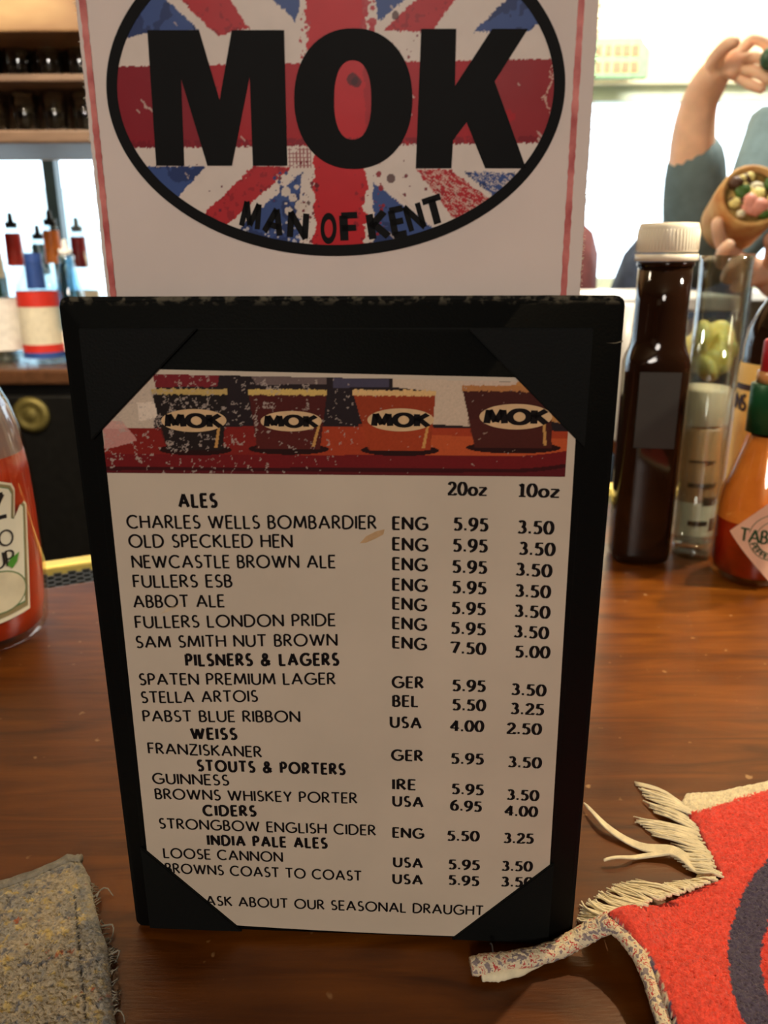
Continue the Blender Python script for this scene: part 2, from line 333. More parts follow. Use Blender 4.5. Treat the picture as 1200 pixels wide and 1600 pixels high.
# ---------------- bar top
e0, e1 = gnd(60, 917), gnd(140, 905); ed = (e1-e0).normalized(); en = Vector((-ed.y, ed.x, 0)); EA = math.atan2(ed.y, ed.x)
def eline(t, off=0): p = e0+ed*t+en*off; return (p.x, p.y)
def wood_mat():
    M = bpy.data.materials.new('glossy_bar_wood'); M.use_nodes = True; n = M.node_tree.nodes; L = M.node_tree.links; b = n['Principled BSDF']
    tc = n.new('ShaderNodeTexCoord'); mp = n.new('ShaderNodeMapping'); mp.inputs['Rotation'].default_value = (0, 0, -EA-.05); mp.inputs['Scale'].default_value = (1.0, 9, 9)
    L.new(tc.outputs['Object'], mp.inputs[0])
    def noise(sc_, det, src, dist=0): x = n.new('ShaderNodeTexNoise'); x.inputs['Scale'].default_value = sc_; x.inputs['Detail'].default_value = det; x.inputs['Distortion'].default_value = dist; L.new(src, x.inputs['Vector']); return x
    n1 = noise(11, 9, mp.outputs[0], 1.2); rp = n.new('ShaderNodeValToRGB'); e = rp.color_ramp.elements
    e[0].position = .28; e[0].color = (*srgb((78, 39, 7)), 1); e[1].position = .75; e[1].color = (*srgb((124, 69, 14)), 1)
    x = e.new(.5); x.color = (*srgb((104, 55, 9)), 1); L.new(n1.outputs[0], rp.inputs[0])
    n2 = noise(9, 3, tc.outputs['Object']); n3 = noise(120, 3, mp.outputs[0])
    mx = n.new('ShaderNodeMix'); mx.data_type = 'RGBA'; mx.blend_type = 'MULTIPLY'; mx.inputs[0].default_value = .85
    r2 = n.new('ShaderNodeValToRGB'); r2.color_ramp.elements[0].position = .35; r2.color_ramp.elements[0].color = (.42, .34, .3, 1); r2.color_ramp.elements[1].position = .6; r2.color_ramp.elements[1].color = (1, 1, 1, 1)
    L.new(n2.outputs[0], r2.inputs[0]); L.new(rp.outputs[0], mx.inputs[6]); L.new(r2.outputs[0], mx.inputs[7])
    # worn flecks
    vo = noise(130, 2, tc.outputs['Object']); r3 = n.new('ShaderNodeValToRGB'); r3.color_ramp.elements[0].position = .705; r3.color_ramp.elements[0].color = (0, 0, 0, 1); r3.color_ramp.elements[1].position = .77; r3.color_ramp.elements[1].color = (.5, .5, .5, 1)
    L.new(vo.outputs[0], r3.inputs[0]); m3 = n.new('ShaderNodeMix'); m3.data_type = 'RGBA'; L.new(r3.outputs[0], m3.inputs[0]); L.new(mx.outputs[2], m3.inputs[6]); m3.inputs[7].default_value = (*srgb((205, 165, 115)), 1)
    L.new(m3.outputs[2], b.inputs['Base Color'])
    mr = n.new('ShaderNodeMapRange'); mr.inputs[3].default_value = .20; mr.inputs[4].default_value = .42; L.new(n2.outputs[0], mr.inputs[0]); L.new(mr.outputs[0], b.inputs['Roughness'])
    bp = n.new('ShaderNodeBump'); bp.inputs['Strength'].default_value = .07; bp.inputs['Distance'].default_value = .001; L.new(n3.outputs[0], bp.inputs['Height']); L.new(bp.outputs[0], b.inputs['Normal'])
    b.inputs['Specular IOR Level'].default_value = .32
    return M
m_bar = wood_mat()
poly = [eline(-1.6), eline(.62), (.30, 1.22), (.42, 1.30), (2.2, 1.30), (2.2, -.42), (-1.7, -.42)]
bar = MB(); bar.slab(poly[::-1], -.045, 0)
bar_t = thing('bar_counter', 'long polished brown wooden bar counter under the menu holder', 'counter')
o = bar.build('counter_top', m_bar, bar_t); bv = o.modifiers.new('bevel', 'BEVEL'); bv.width = .006; bv.segments = 3; bv.limit_method = 'ANGLE'
MB().slab([(-1.6, -.3), (2.1, -.3), (2.1, .05), (-1.6, .05)], FLOOR, -.045).build('bar_front', m_panel, bar_t)
MB().slab([(.9, .3), (1.9, .3), (1.9, 1.0), (.9, 1.0)], FLOOR, -.045).build('bar_base', m_panel, bar_t)
# drip mat and brass strip on the working side of the bar
RT = thing('bar_mat', 'black ribbed rubber drip mat along the far bar edge', 'mat', (*eline(0, .012), 0), EA)
mw = (gnd(140, 878)-e1).dot(en)
MB().box(-1.4, 0, -.04, .55, mw, -.012).build('mat_base', m_dark, RT)
nub = MB(); x = -.30
while x < .12:
    for j in range(7):
        y = .004+j*(mw-.008)/6; nub.box(x+(j % 2)*.005, y-.0012, -.012, x+.006+(j % 2)*.005, y+.0012, -.008)
    x += .010
nub.build('rubber_ribs', mat('rubber', (42, 44, 44), .45), RT)['kind'] = 'stuff'
st = MB().box(-1.4, 0, -.03, .55, .016, -.005, .002).build('brass_trim_strip', mat('polished_brass', (245, 220, 120), .5, .5, var=.08)); st.location = (*eline(0, .014+mw+.001), 0); st.rotation_euler[2] = EA
tag(st, 'narrow polished brass strip running behind the black rubber bar mat', 'trim')

# ---------------- back bar (left)
BX0, BX1 = -1.9, -.02
CZ = zat(574, 1.5)
bb = thing('back_bar_cabinet', 'black back-bar cabinet under the row of liquor bottles', 'cabinet', (0, 0, 0))
MB().box(BX0, 1.52, FLOOR, BX1, 2.0, CZ-.03, .004).build('body', m_dark, bb)
MB().box(BX0-.02, 1.50, CZ-.03, BX1+.02, 2.03, CZ, .006).build('counter_top', mat('back_counter_wood', (88, 58, 38), .25, var=.25, stretch=(1, 8, 1)), bb)
xk = at(50, 648, 1.5)
for i in range(3):
    x0 = xk.x-.30+i*.6-.6; d = MB().box(x0+.01, 1.50, FLOOR+.1, x0+.59, 1.52, CZ-.05, .004).build('door', mat('door_lacquer', (20, 19, 17), .3, var=.2), bb)
    MB().lathe([(.001, 0), (.031, 0), (.035, .004), (.029, .008), (.024, .010), (.020, .007), (.012, .007), (.008, .010), (.001, .010)], 28).build('knob', mat('aged_brass', (112, 100, 52), .5, .6, var=.25), d)
    k = d.children[0]; k.rotation_euler = (math.radians(90), 0, 0); k.location = (x0+.30, 1.50, xk.z)
# bottles on it
m_clear = glass('clear_glass', (246, 252, 254), .03, .04, .3)
def liquor(label, px, Y, h, r, spec, base_py=None):
    p = at(px, 560, Y); t = thing('liquor_bottle', label, 'bottle', (p.x, Y, CZ+.001), 0, 'liquor bottles on the back bar')
    body = spec.get('glass', m_clear); sh = h*.62
    MB().lathe([(r*.9, 0), (r, .004), (r, sh), (r*.85, sh+.02), (.016, sh+.055), (.0135, h-.012), (.015, h-.01), (.015, h)], 24).build('body', body, t)
    if 'liquid' in spec: MB().lathe([(r*.86, .004), (r*.92, .008), (r*.92, sh*spec.get('fill', .8))], 20).build('liquid', spec['liquid'], t)
    if 'label' in spec:
        a, c = spec.get('lz', (.12, .6)); lb = MB().lathe([(r+.0006, h*a), (r+.0006, h*c)], 28, close=False).build('label', spec['label'], t)
        for zc, hh, mm in spec.get('bands', []): MB().lathe([(r+.0012, h*zc), (r+.0012, h*(zc+hh))], 28, close=False).build('label_band', mm, lb)
    if 'neck' in spec: MB().lathe([(.0172, h-.075), (.0160, h-.01)], 16, close=False).build('neck_foil', spec['neck'], t)
    sp = MB().lathe([(.012, h), (.013, h+.012), (.006, h+.012), (.005, h+.026), (.0035, h+.03)], 12).build('pour_spout', spec.get('spout', m_dark), t)
    return t
cr_ = mat('cream_label', (225, 215, 190), .6, var=.08, scale=90); rd = mat('red_label', (205, 50, 38), .5, var=.1); bl = mat('blue_label', (50, 80, 150), .5, var=.1)
liquor('clear bottle with a wide plain white label, leftmost on the back bar', 12, 1.62, .235, .040, dict(label=mat('white_label', (235, 230, 222), .6), lz=(.10, .52), liquid=m_clear, neck=mat('tan_foil', (190, 170, 140), .4)))
liquor('bottle with a cream label banded red above and red and blue below', 72, 1.60, .215, .038, dict(label=cr_, lz=(.07, .62), bands=[(.50, .13, rd), (.10, .07, rd), (.05, .05, bl)], neck=bl, spout=m_clear))
liquor('bottle with a bright red neck and black pour spout', 46, 1.76, .255, .034, dict(neck=rd, label=mat('pale_blue_label', (150, 195, 220), .5), lz=(.3, .45)))
liquor('tall bottle with an orange neck and black pour spout', 104, 1.76, .26, .034, dict(neck=mat('orange_foil', (240, 130, 50), .4), label=bl, lz=(.2, .35)))
liquor('bottle with a dark red neck and grey spout half behind the beer card', 143, 1.87, .25, .032, dict(neck=mat('dark_red_foil', (150, 40, 45), .4), label=cr_, lz=(.3, .5), spout=mat('grey_plastic', (120, 135, 140), .4)))
liquor('bottle with a slate green neck standing before the window mullion', 84, 1.88, .235, .033, dict(neck=mat('slate_foil', (70, 110, 112), .4), label=cr_, lz=(.1, .3)))
liquor('dark green bottle at the left edge of the back bar', 2, 1.84, .26, .036, dict(glass=mat('green_glass', (40, 72, 50), .1, var=.1), label=cr_, lz=(.15, .4)))
liquor('pale blue bottle with a white cap between the banded label and the card', 122, 1.62, .20, .026, dict(glass=glass('pale_blue_glass', (190, 228, 245), .05, .1), label=mat('white_label', (235, 230, 222), .6), lz=(.1, .3), spout=mat('white_plastic', (240, 240, 236), .35, var=.03)))

# glass rack over the back bar
RZ0, RZ1 = zat(248, 1.76), zat(50, 1.5)
rk = thing('glass_rack', 'brown wooden rack of bar glasses hung above the bottles', 'shelf')
m_rack = mat('rack_wood', (112, 88, 70), .5, var=.2, stretch=(1, 6, 6), scale=12)
RX0, RX1 = -1.30, -.10; mid = zat(128, 1.55); low = zat(206, 1.55)
MB().box(RX0, 1.74, RZ0, RX1, 1.76, CEIL-.001).build('back_board', mat('back_board_wood', (190, 160, 130), .6, var=.12, stretch=(6, 6, 1)), rk)
MB().box(RX0, 1.50, RZ0, RX1, 1.74, low, .004).build('lower_shelf', m_rack, rk)
MB().box(RX0, 1.50, mid-.006, RX1, 1.74, mid+.006, .003).build('middle_shelf', m_rack, rk)
m_sof = mat('swirled_yellow_soffit', (172, 140, 98), .6, var=.1, rgb2=(112, 78, 48), scale=7, stretch=(1, 1, 3), detail=2)
MB().box(RX0, 1.46, zat(47, 1.46), RX1, 1.74, CEIL-.001, .004).build('soffit', m_sof, rk)
MB().box(RX0-.02, 1.50, RZ0, RX0, 1.76, CEIL-.001).build('side_panel', m_rack, rk); MB().box(RX1, 1.50, RZ0, RX1+.02, 1.76, CEIL-.001).build('side_panel', m_rack, rk)
m_mug = glass('smoky_glass', (205, 205, 195), .08, .14, .9)
proto = None
ords = ['at the left edge', 'second from the left', 'third from the left', 'beside the beer card']
for row, (z, h) in enumerate([(mid+.007, .070), (low+.001, .066)]):
    for i in range(4):
        p = at(-8+47*i, 160, 1.58)
        lb = 'smoky bar glass on the %s shelf of the rack, %s' % (['upper', 'lower'][row], ords[i])
        if proto is None:
            t = thing('bar_glass', lb, 'glass', (p.x, 1.58, z), 0, 'bar glasses in the rack')
            MB().lathe([(.020, 0), (.021, .004), (.0225, .03), (.0245, .066), (.0232, .066), (.0212, .03), (.0195, .008), (.001, .007)], 20).build('bowl', m_mug, t)
            MB().lathe([(.020, 0), (.0212, .003), (.0212, .009), (.001, .009)], 20).build('thick_base', m_mug, t); proto = t
        else:
            t = clone(proto); t['label'] = lb; t.location = (p.x, 1.58, z)

# ---------------- right background: sign, lamp, stools, person
sg = thing('hanging_sign', 'small green sign with two rows of red letters above the window', 'sign', (0, 0, 0))
a_, c_ = at(925, 60, 2.45), at(1012, 122, 2.45)
MB().box(a_.x-.12, 2.45, c_.z, c_.x, 2.47, a_.z, .004).build('board', mat('green_sign_paint', (120, 165, 125), .5, var=.15), sg)
tm = MB()
zh = (a_.z-c_.z)
for r_ in (.58, .16):
    x = a_.x-.08
    while x < c_.x-.025: tm.box(x, 2.446, c_.z+zh*r_, x+.012+.006*random.random(), 2.4502, c_.z+zh*(r_+.24)); x += .024
tm.build('faded_red_lettering', mat('faded_red', (205, 110, 80), .5), sg)
for x in (a_.x-.08, c_.x-.02): MB().tube([(x, 2.46, a_.z-.002), (x, 2.46, CEIL)], .0015, 6).build('hanging_wire', m_dark, sg)
lp = at(1062, 22, 2.0)
ld = thing('pendant_lamp', 'glowing globe pendant lamp above the seated person', 'lamp', (lp.x, 2.0, lp.z))
MB().ball((0, 0, 0), .085).build('globe', mat('lit_globe', (255, 240, 205), .4, emit=(255, 232, 180), estr=14), ld)
MB().lathe([(.02, .08), (.022, .11), (.006, .13)], 16).build('socket', mat('aged_brass', (150, 135, 70), .4, .8), ld); MB().tube([(0, 0, .12), (0, 0, CEIL-lp.z)], .003, 6).build('cord', m_dark, ld)
# the lamp over this end of the bar (above the frame) and an unseen shade added for the side fill
def shade(name, label, loc, r):
    t = thing(name, label, 'lamp', loc); MB().lathe([(r, -.02), (r*.8, .03), (r*.3, .06), (.012, .075), (.012, .10), (.004, .10), (.004, CEIL-loc[2])], 28, close=False).build('shade', mat('aged_brass', (150, 135, 70), .4, .8), t)
    return t
shade('pendant_lamp', 'brass shaded pendant lamp hanging over the bar, above the picture', (KEY[0], KEY[1], KEY[2]+.03), .09)
shade('pendant_lamp', 'added unseen brass shaded lamp off to the right, brightening the bottles', (0.95, 0.33, 0.84), .09)  # invented fitting around the side fill, out of view
# round-backed bar chairs
def stool(label, px, Y, rgb, name):
    p = at(px, 400, Y); t = thing('bar_chair', label, 'chair', (p.x, Y, FLOOR), 0, 'round-backed bar chairs by the window'); mm = mat(name, rgb, .7, var=.2)
    zt = at(600, 345, Y).z-FLOOR; mw_ = mat('chair_wood', (50, 30, 20), .5)
    MB().lathe([(.01, .72), (.19, .72), (.205, .75), (.2, .79), (.01, .80)], 28).build('seat', mm, t)
    pts = [(.19*math.cos(q), .19*math.sin(q)) for q in np.linspace(math.radians(-25), math.radians(205), 15)]
    bk = MB(); vs = []; n = len(pts)
    for k in (0, 1):
        for i, (x, y) in enumerate(pts):
            f = 1-.10*k; u = abs(i-7)/7.0; top = zt-.52*u**3.2
            for j in range(9): vs.append((x*f, -y*f, .76+(top-.76)*j/8))
    fs = []
    for k in (0, 1):
        for i in range(n-1):
            for j in range(8): a = k*n*9+i*9+j; fs.append((a, a+9, a+10, a+1) if k == 0 else (a+1, a+10, a+9, a))
    for i in range(n-1): a = i*9+8; c = n*9+a; fs += [(a, a+9, c+9, c), (a-8, c-8, c+1, a+1)]
    for i in (0, n-1):
        for j in range(8): a = i*9+j; c = n*9+a; fs.append((a, a+1, c+1, c))
    bk.add(vs, fs, True); bk.build('backrest', mm, t)
    for x, y in ((.13, .13), (-.13, .13), (.13, -.13), (-.13, -.13)): MB().tube([(x*1.35, y*1.35, 0), (x, y, .725)], .014, 8).build('leg', mw_, t)
    return t
stool('maroon round-backed bar chair just right of the beer card', 822, 2.25, (92, 48, 48), 'maroon_leather')
stool('navy round-backed bar chair behind the vinegar bottle', 1062, 2.25, (52, 62, 80), 'navy_leather')

ta, tb = at(860, 452, 1.98), at(1060, 452, 1.98)
HT = thing('high_table', 'pale high table in front of the round-backed bar chairs', 'table')
MB().box(ta.x, 1.62, ta.z-.03, tb.x, 1.98, ta.z, .006).build('table_top', mat('pale_laminate', (235, 232, 228), .3, var=.03), HT)
MB().tube([((ta.x+tb.x)/2, 1.8, FLOOR), ((ta.x+tb.x)/2, 1.8, ta.z-.03)], .03, 12).build('pedestal', m_dark, HT)
# person (eating at the far leg of the bar)
def grow(name, verts, edges, m, parent, sub=2, root=0):
    me = bpy.data.meshes.new(name); me.from_pydata([tuple(v[0]) for v in verts], edges, []); o = bpy.data.objects.new(name, me); col.objects.link(o)
    sk = o.modifiers.new('s', 'SKIN'); sk.use_smooth_shade = True; ss = o.modifiers.new('u', 'SUBSURF'); ss.levels = sub; ss.render_levels = sub
    for i, v in enumerate(verts): me.skin_vertices[0].data[i].radius = (v[1], v[2] if len(v) > 2 else v[1]); me.skin_vertices[0].data[i].use_root = (i == root)
    dg = bpy.context.evaluated_depsgraph_get(); nm = bpy.data.meshes.new_from_object(o.evaluated_get(dg)); bpy.data.objects.remove(o)
    nm.materials.clear(); nm.materials.append(m)
    for p in nm.polygons: p.use_smooth = True
    no = bpy.data.objects.new(name, nm); col.objects.link(no); no.parent = parent; return no
P = thing('person', 'person in a dark shirt eating, one hand raised, the other holding a wrap', 'person')
skin = mat('skin', (238, 196, 164), .55, var=.12, scale=30, sss=.15)
A = at
nx = 1318
body = [(A(nx, 620, 1.62), .13, .11), (A(nx, 470, 1.60), .12, .10), (A(nx, 300, 1.60), .135, .10), (A(nx, 190, 1.60), .11, .08), (A(nx+4, 120, 1.58), .05), (A(nx+4, 60, 1.56), .072, .085), (A(nx+4, -30, 1.55), .082, .098), (A(nx+4, -95, 1.55), .05, .06),
        # arm at the left of the picture: shoulder, elbow, forearm, wrist, palm
        (A(1216, 205, 1.60), .055), (A(1172, 345, 1.56), .048), (A(1090, 425, 1.46), .044), (A(1080, 300, 1.42), .042), (A(1082, 215, 1.39), .037), (A(1092, 150, 1.37), .029, .024), (A(1112, 118, 1.35), .030, .022), (A(1142, 96, 1.33), .030, .020),
        # other arm
        (A(1410, 225, 1.60), .055), (A(1420, 400, 1.52), .045), (A(1340, 500, 1.38), .038), (A(1255, 470, 1.28), .029), (A(1205, 435, 1.24), .030, .022), (A(1172, 420, 1.22), .026, .020)]
edg = [(0, 1), (1, 2), (2, 3), (3, 4), (4, 5), (5, 6), (6, 7), (3, 8), (8, 9), (9, 10), (10, 11), (11, 12), (12, 13), (13, 14), (14, 15), (3, 16), (16, 17), (17, 18), (18, 19), (19, 20), (20, 21)]
nleg = len(body)
body += [(A(nx-80, 700, 1.55), .085), (A(nx-90, 715, 1.75)+Vector((0, .12, -.05)), .06), (A(nx+80, 700, 1.55), .085), (A(nx+90, 715, 1.75)+Vector((0, .12, -.05)), .06)]
L1 = body[nleg+1][0]; L2 = body[nleg+3][0]
body += [(Vector((L1.x, L1.y, FLOOR+.32)), .045), (Vector((L2.x, L2.y, FLOOR+.32)), .045)]
edg += [(0, nleg), (nleg, nleg+1), (nleg+1, nleg+4), (0, nleg+2), (nleg+2, nleg+3), (nleg+3, nleg+5)]
def finger(start, pts, r):
    global body, edg
    prev = start
    for i, (x, y, Y) in enumerate(pts):
        body.append((A(x, y, Y), r*(1-.08*i))); edg.append((prev, len(body)-1)); prev = len(body)-1
finger(15, [(1158, 78, 1.32), (1178, 60, 1.31), (1196, 66, 1.30), (1204, 84, 1.30)], .0100)
finger(15, [(1164, 92, 1.31), (1186, 88, 1.29), (1202, 100, 1.28), (1206, 114, 1.28)], .0105)
finger(15, [(1162, 108, 1.31), (1182, 112, 1.29), (1198, 122, 1.28), (1202, 132, 1.28)], .0098)
finger(15, [(1156, 122, 1.32), (1172, 132, 1.30), (1186, 138, 1.29), (1196, 142, 1.29)], .0088)
finger(14, [(1120, 88, 1.31), (1138, 68, 1.29), (1158, 62, 1.28)], .0115)
finger(21, [(1150, 400, 1.20), (1128, 385, 1.17), (1120, 355, 1.155), (1122, 338, 1.15)], .0105)
finger(21, [(1152, 412, 1.20), (1126, 412, 1.165), (1128, 392, 1.135), (1146, 378, 1.12)], .0105)
finger(21, [(1158, 428, 1.20), (1134, 436, 1.165), (1144, 414, 1.13), (1166, 402, 1.115)], .0100)
finger(21, [(1166, 440, 1.20), (1148, 450, 1.17), (1160, 432, 1.14), (1180, 424, 1.125)], .0092)
finger(20, [(1206, 405, 1.20), (1208, 385, 1.17), (1202, 368, 1.15)], .0120)
grow('body', body, edg, skin, P)
shirt = mat('dark_shirt', (98, 118, 122), .85, var=.15, scale=40, bump=.3)
sv = [(A(nx, 620, 1.62), .145, .125), (A(nx, 470, 1.60), .14, .12), (A(nx, 300, 1.60), .175, .12), (A(nx, 180, 1.60), .12, .10), (A(1216, 205, 1.60), .066), (A(1172, 345, 1.56), .060), (A(1088, 425, 1.46), .058), (A(1084, 300, 1.42), .055), (A(1091, 200, 1.388), .046), (A(1410, 225, 1.60), .066), (A(1420, 400, 1.52), .06), (A(1345, 495, 1.385), .052)]
grow('shirt', sv, [(0, 1), (1, 2), (2, 3), (3, 4), (4, 5), (5, 6), (6, 7), (7, 8), (3, 9), (9, 10), (10, 11)], shirt, P)
tv = [(body[0][0], .14, .12), (body[nleg][0], .10), (body[nleg+1][0], .075), (body[nleg+4][0], .058), (body[nleg+2][0], .10), (body[nleg+3][0], .075), (body[nleg+5][0], .058)]
grow('trousers', tv, [(0, 1), (1, 2), (2, 3), (0, 4), (4, 5), (5, 6)], mat('dark_denim', (38, 44, 60), .9), P)
hd = body[6][0]
hr = MB().ball((hd.x, hd.y+.022, hd.z+.045), .098, 1, 1.1, 1.05).build('hair', mat('dark_hair', (52, 36, 24), .7, var=.3, stretch=(1, 1, .2), scale=80), P)
for s_ in (-1, 1): MB().ball((hd.x+s_*.03, hd.y-.088, hd.z-.005), .011).build('eye', mat('eye_white', (230, 225, 215), .3), P)
MB().ball((hd.x, hd.y-.10, hd.z-.03), .014, .8, 1, 1.5).build('nose', skin, P)
MB().ball((hd.x, hd.y-.088, hd.z-.065), .022, 1, .35, .35).build('lips', mat('lips', (170, 95, 85), .5), P)
for s_ in (-1, 1): MB().ball((hd.x+s_*.088, hd.y, hd.z-.01), .022, .4, .8, 1.3).build('ear', skin, P)
# bar stool beneath
sb = body[0][0]
sz = at(nx, 620, 1.62).z-.235
S = thing('bar_stool', 'dark bar stool under the person in the dark shirt', 'stool', (sb.x, sb.y+.02, FLOOR))
MB().lathe([(.01, sz-FLOOR-.05), (.17, sz-FLOOR-.05), (.18, sz-FLOOR-.02), (.01, sz-FLOOR)], 24).build('seat', m_panel, S)
for x, y in ((.11, .11), (-.11, .11), (.11, -.11), (-.11, -.11)): MB().tube([(x*1.3, y*1.3, 0), (x, y, sz-FLOOR-.045)], .014, 8).build('leg', m_panel, S)
# wrap in the hand
wc = A(1176, 306, 1.15); wd = (A(1178, 400, 1.24)-wc).normalized(); wd = Vector((.10, .95, -.38)).normalized()
wr = thing('tortilla_wrap', 'cut tortilla wrap with ham, egg and lettuce held in the lower hand', 'food', wc)
wr.rotation_euler = wd.to_track_quat('Z', 'Y').to_euler()
rw = .043
MB().lathe([(rw*.80, .004), (rw*.92, -.002), (rw, .0), (rw*1.03, .03), (rw*.98, .09), (rw*.7, .115), (.004, .12)], 28, close=False).build('tortilla', mat('tortilla', (232, 190, 120), .7, var=.12, rgb2=(190, 125, 65), scale=40), wr)
MB().lathe([(.001, .004), (rw*.8, .006), (rw*.93, .03)], 24, close=False).build('filling_base', mat('cooked_filling', (150, 120, 60), .7, var=.4, scale=150), wr)
fm = [('ham', (225, 150, 130), 7), ('egg', (245, 225, 140), 9), ('lettuce', (70, 105, 40), 6), ('bean', (85, 55, 35), 6), ('cheese', (245, 235, 200), 5)]
for nm_, c, cnt in fm:
    for i in range(cnt):
        a = random.random()*6.28; q = rw*.72*math.sqrt(random.random()); s_ = random.uniform(.006, .011)
        if nm_ == 'ham': a = random.uniform(3.4, 6.0); q *= .6; s_ *= 1.5
        MB().ball((q*math.cos(a), q*math.sin(a), .001), s_, random.uniform(.7, 1.2), random.uniform(.7, 1.2), random.uniform(.4, .8), 8).build(nm_, mat('filling_'+nm_, c, .5, var=.15), wr)
# bite of food in the raised hand
fk = A(1203, 92, 1.265)
tag(MB().ball(fk, .014, 1, .8, 1.1, 10).build('food_morsel', mat('dark_greens', (60, 95, 70), .4, var=.3, scale=80)), 'small dark green morsel pinched in the raised fingers', 'food')

# ---------------- condiments
def roof_pt(px, py, Y): return at(px, py, Y)
# dark square vinegar bottle with white cap
Yv = .562; bx = (995-600)*(Yv*cp+.2164*sp_)/F
V = thing('vinegar_bottle', 'tall dark brown square glass bottle with a white screw cap', 'bottle', (bx, Yv, 0), math.radians(-9))
m_brown = mat('brown_glass', (34, 18, 9), .07, var=.2, scale=20, spec=.5, trans=.04, ior=1.4)
zz = lambda py: at(1040, py, Yv).z
R = .0226
hs = zz(566)
mb = MB(); prof = [(R*.8, 0), (R*.97, .003), (R, .008), (R*1.02, zz(580)), (R*1.02, zz(566)), (R*.98, zz(556)), (R*.90, zz(546)), (.0188, zz(536)), (.0180, zz(524)), (.0176, zz(480)), (.0178, zz(412))]
seg = 40; vs = []
for r, z in prof:
    f = min(1, max(0, (hs+.020-z)/.018)); s_ = .8*f
    for k in range(seg):
        a = 2*math.pi*k/seg; ca, sa = math.cos(a), math.sin(a); q = (abs(ca)**5+abs(sa)**5)**(-1/5)*.93; rr = r*(1-s_+s_*q); vs.append((rr*ca, rr*sa, z))
n = len(prof); mb.add(vs, [(i*seg+k, i*seg+(k+1) % seg, (i+1)*seg+(k+1) % seg, (i+1)*seg+k) for i in range(n-1) for k in range(seg)]+[tuple(range(seg))[::-1], tuple((n-1)*seg+k for k in range(seg))], True)
mb.build('body', m_brown, V)
MB().lathe([(.0188, zz(416)), (.0188, zz(409))], 28).build('neck_ring', m_brown, V)
wcap = mat('white_cap_plastic', (238, 226, 200), .4, var=.03)
ct = zz(349)
cp_ = MB().lathe([(.0190, zz(408)), (.0202, zz(407)), (.0202, zz(397))], 36).build('cap_ring', wcap, V)
MB().lathe([(.0194, zz(394.5)), (.0198, zz(392)), (.0194, ct-.003), (.0184, ct), (.0150, ct+.0002)], 36).build('cap', wcap, V)
nr = MB()
for k in range(56):
    a = 2*math.pi*k/56; nr.tube([(.0198*math.cos(a), .0198*math.sin(a), zz(391)), (.0194*math.cos(a), .0194*math.sin(a), ct-.004)], .00035, 4)
nr.build('cap_ribs', wcap, V)['kind'] = 'stuff'
MB().box(-.0135, -.0232, hs-.056, .0135, -.0226, hs-.004).build('label', mat('dim_grey_panel', (44, 40, 34), .55, var=.15, scale=40, bump=.1), V)  # flat grey rectangle on the front face of the bottle
# tall clear glass
Yt = .566; tx = (1080-600)*(Yt*cp+.2164*sp_)/F
T = thing('tall_glass', 'tall narrow empty clear glass beside the dark vinegar bottle', 'glass', (tx, Yt, 0))
tz = at(1130, 399, Yt).z
m_tum = glass('tumbler_glass', (238, 242, 240), .03, .03, .9)
MB().lathe([(.0140, 0), (.0152, .003), (.0160, .06), (.0172, tz-.003), (.0170, tz), (.0160, tz), (.0148, .06), (.0140, .012), (.001, .010)], 36).build('wall', m_tum, T)
MB().lathe([(.0138, .0005), (.0148, .003), (.0146, .009), (.001, .010)], 30).build('heavy_base', m_tum, T)
# shaker with white cap
Ys = .612; sx = (1074-600)*(Ys*cp+.2164*sp_)/F
S = thing('seasoning_shaker', 'round white-capped seasoning shaker with a brown printed label behind the tall glass', 'shaker', (sx, Ys, 0))
zs = lambda py: at(1090, py, Ys).z
MB().lathe([(.019, 0), (.0205, .003), (.0208, zs(668)), (.0190, zs(661))], 36).build('body', mat('tan_printed_carton', (176, 134, 92), .5, var=.12, scale=30), S)
MB().lathe([(.0213, .004), (.0213, .032)], 36, close=False).build('label_band', cr_, S)
for (px, py, w_, h_, c) in [(1082, 748, 44, 7, (60, 50, 30)), (1096, 772, 24, 14, (56, 44, 26)), (1074, 805, 30, 8, (40, 34, 20)), (1104, 808, 18, 22, (30, 24, 20)), (1082, 712, 40, 4, (130, 80, 60))]:
    mbk = MB(); a0 = math.asin(max(-1, min(1, (at(px, py, Ys).x-sx-.0)/.03)))*1.2-math.pi/2; da = w_/F*.63/.0214/2; dz = h_/F*.6/2; zc = zs(py)
    mbk.add([(.0216*math.cos(a0+da*q), .0216*math.sin(a0+da*q), zc+e) for q in np.linspace(-1, 1, 7) for e in (-dz, dz)], [(2*i, 2*i+2, 2*i+3, 2*i+1) for i in range(6)]); mbk.build('printed_mark', mat('print_%d' % px, c, .6), S)
scap = mat('shaker_cap', (225, 205, 175), .4, var=.03)
MB().lathe([(.0200, zs(660)), (.0204, zs(658)), (.0202, zs(608)), (.019, zs(604)), (.012, zs(603)), (.001, zs(603))], 36).build('cap', scap, S)
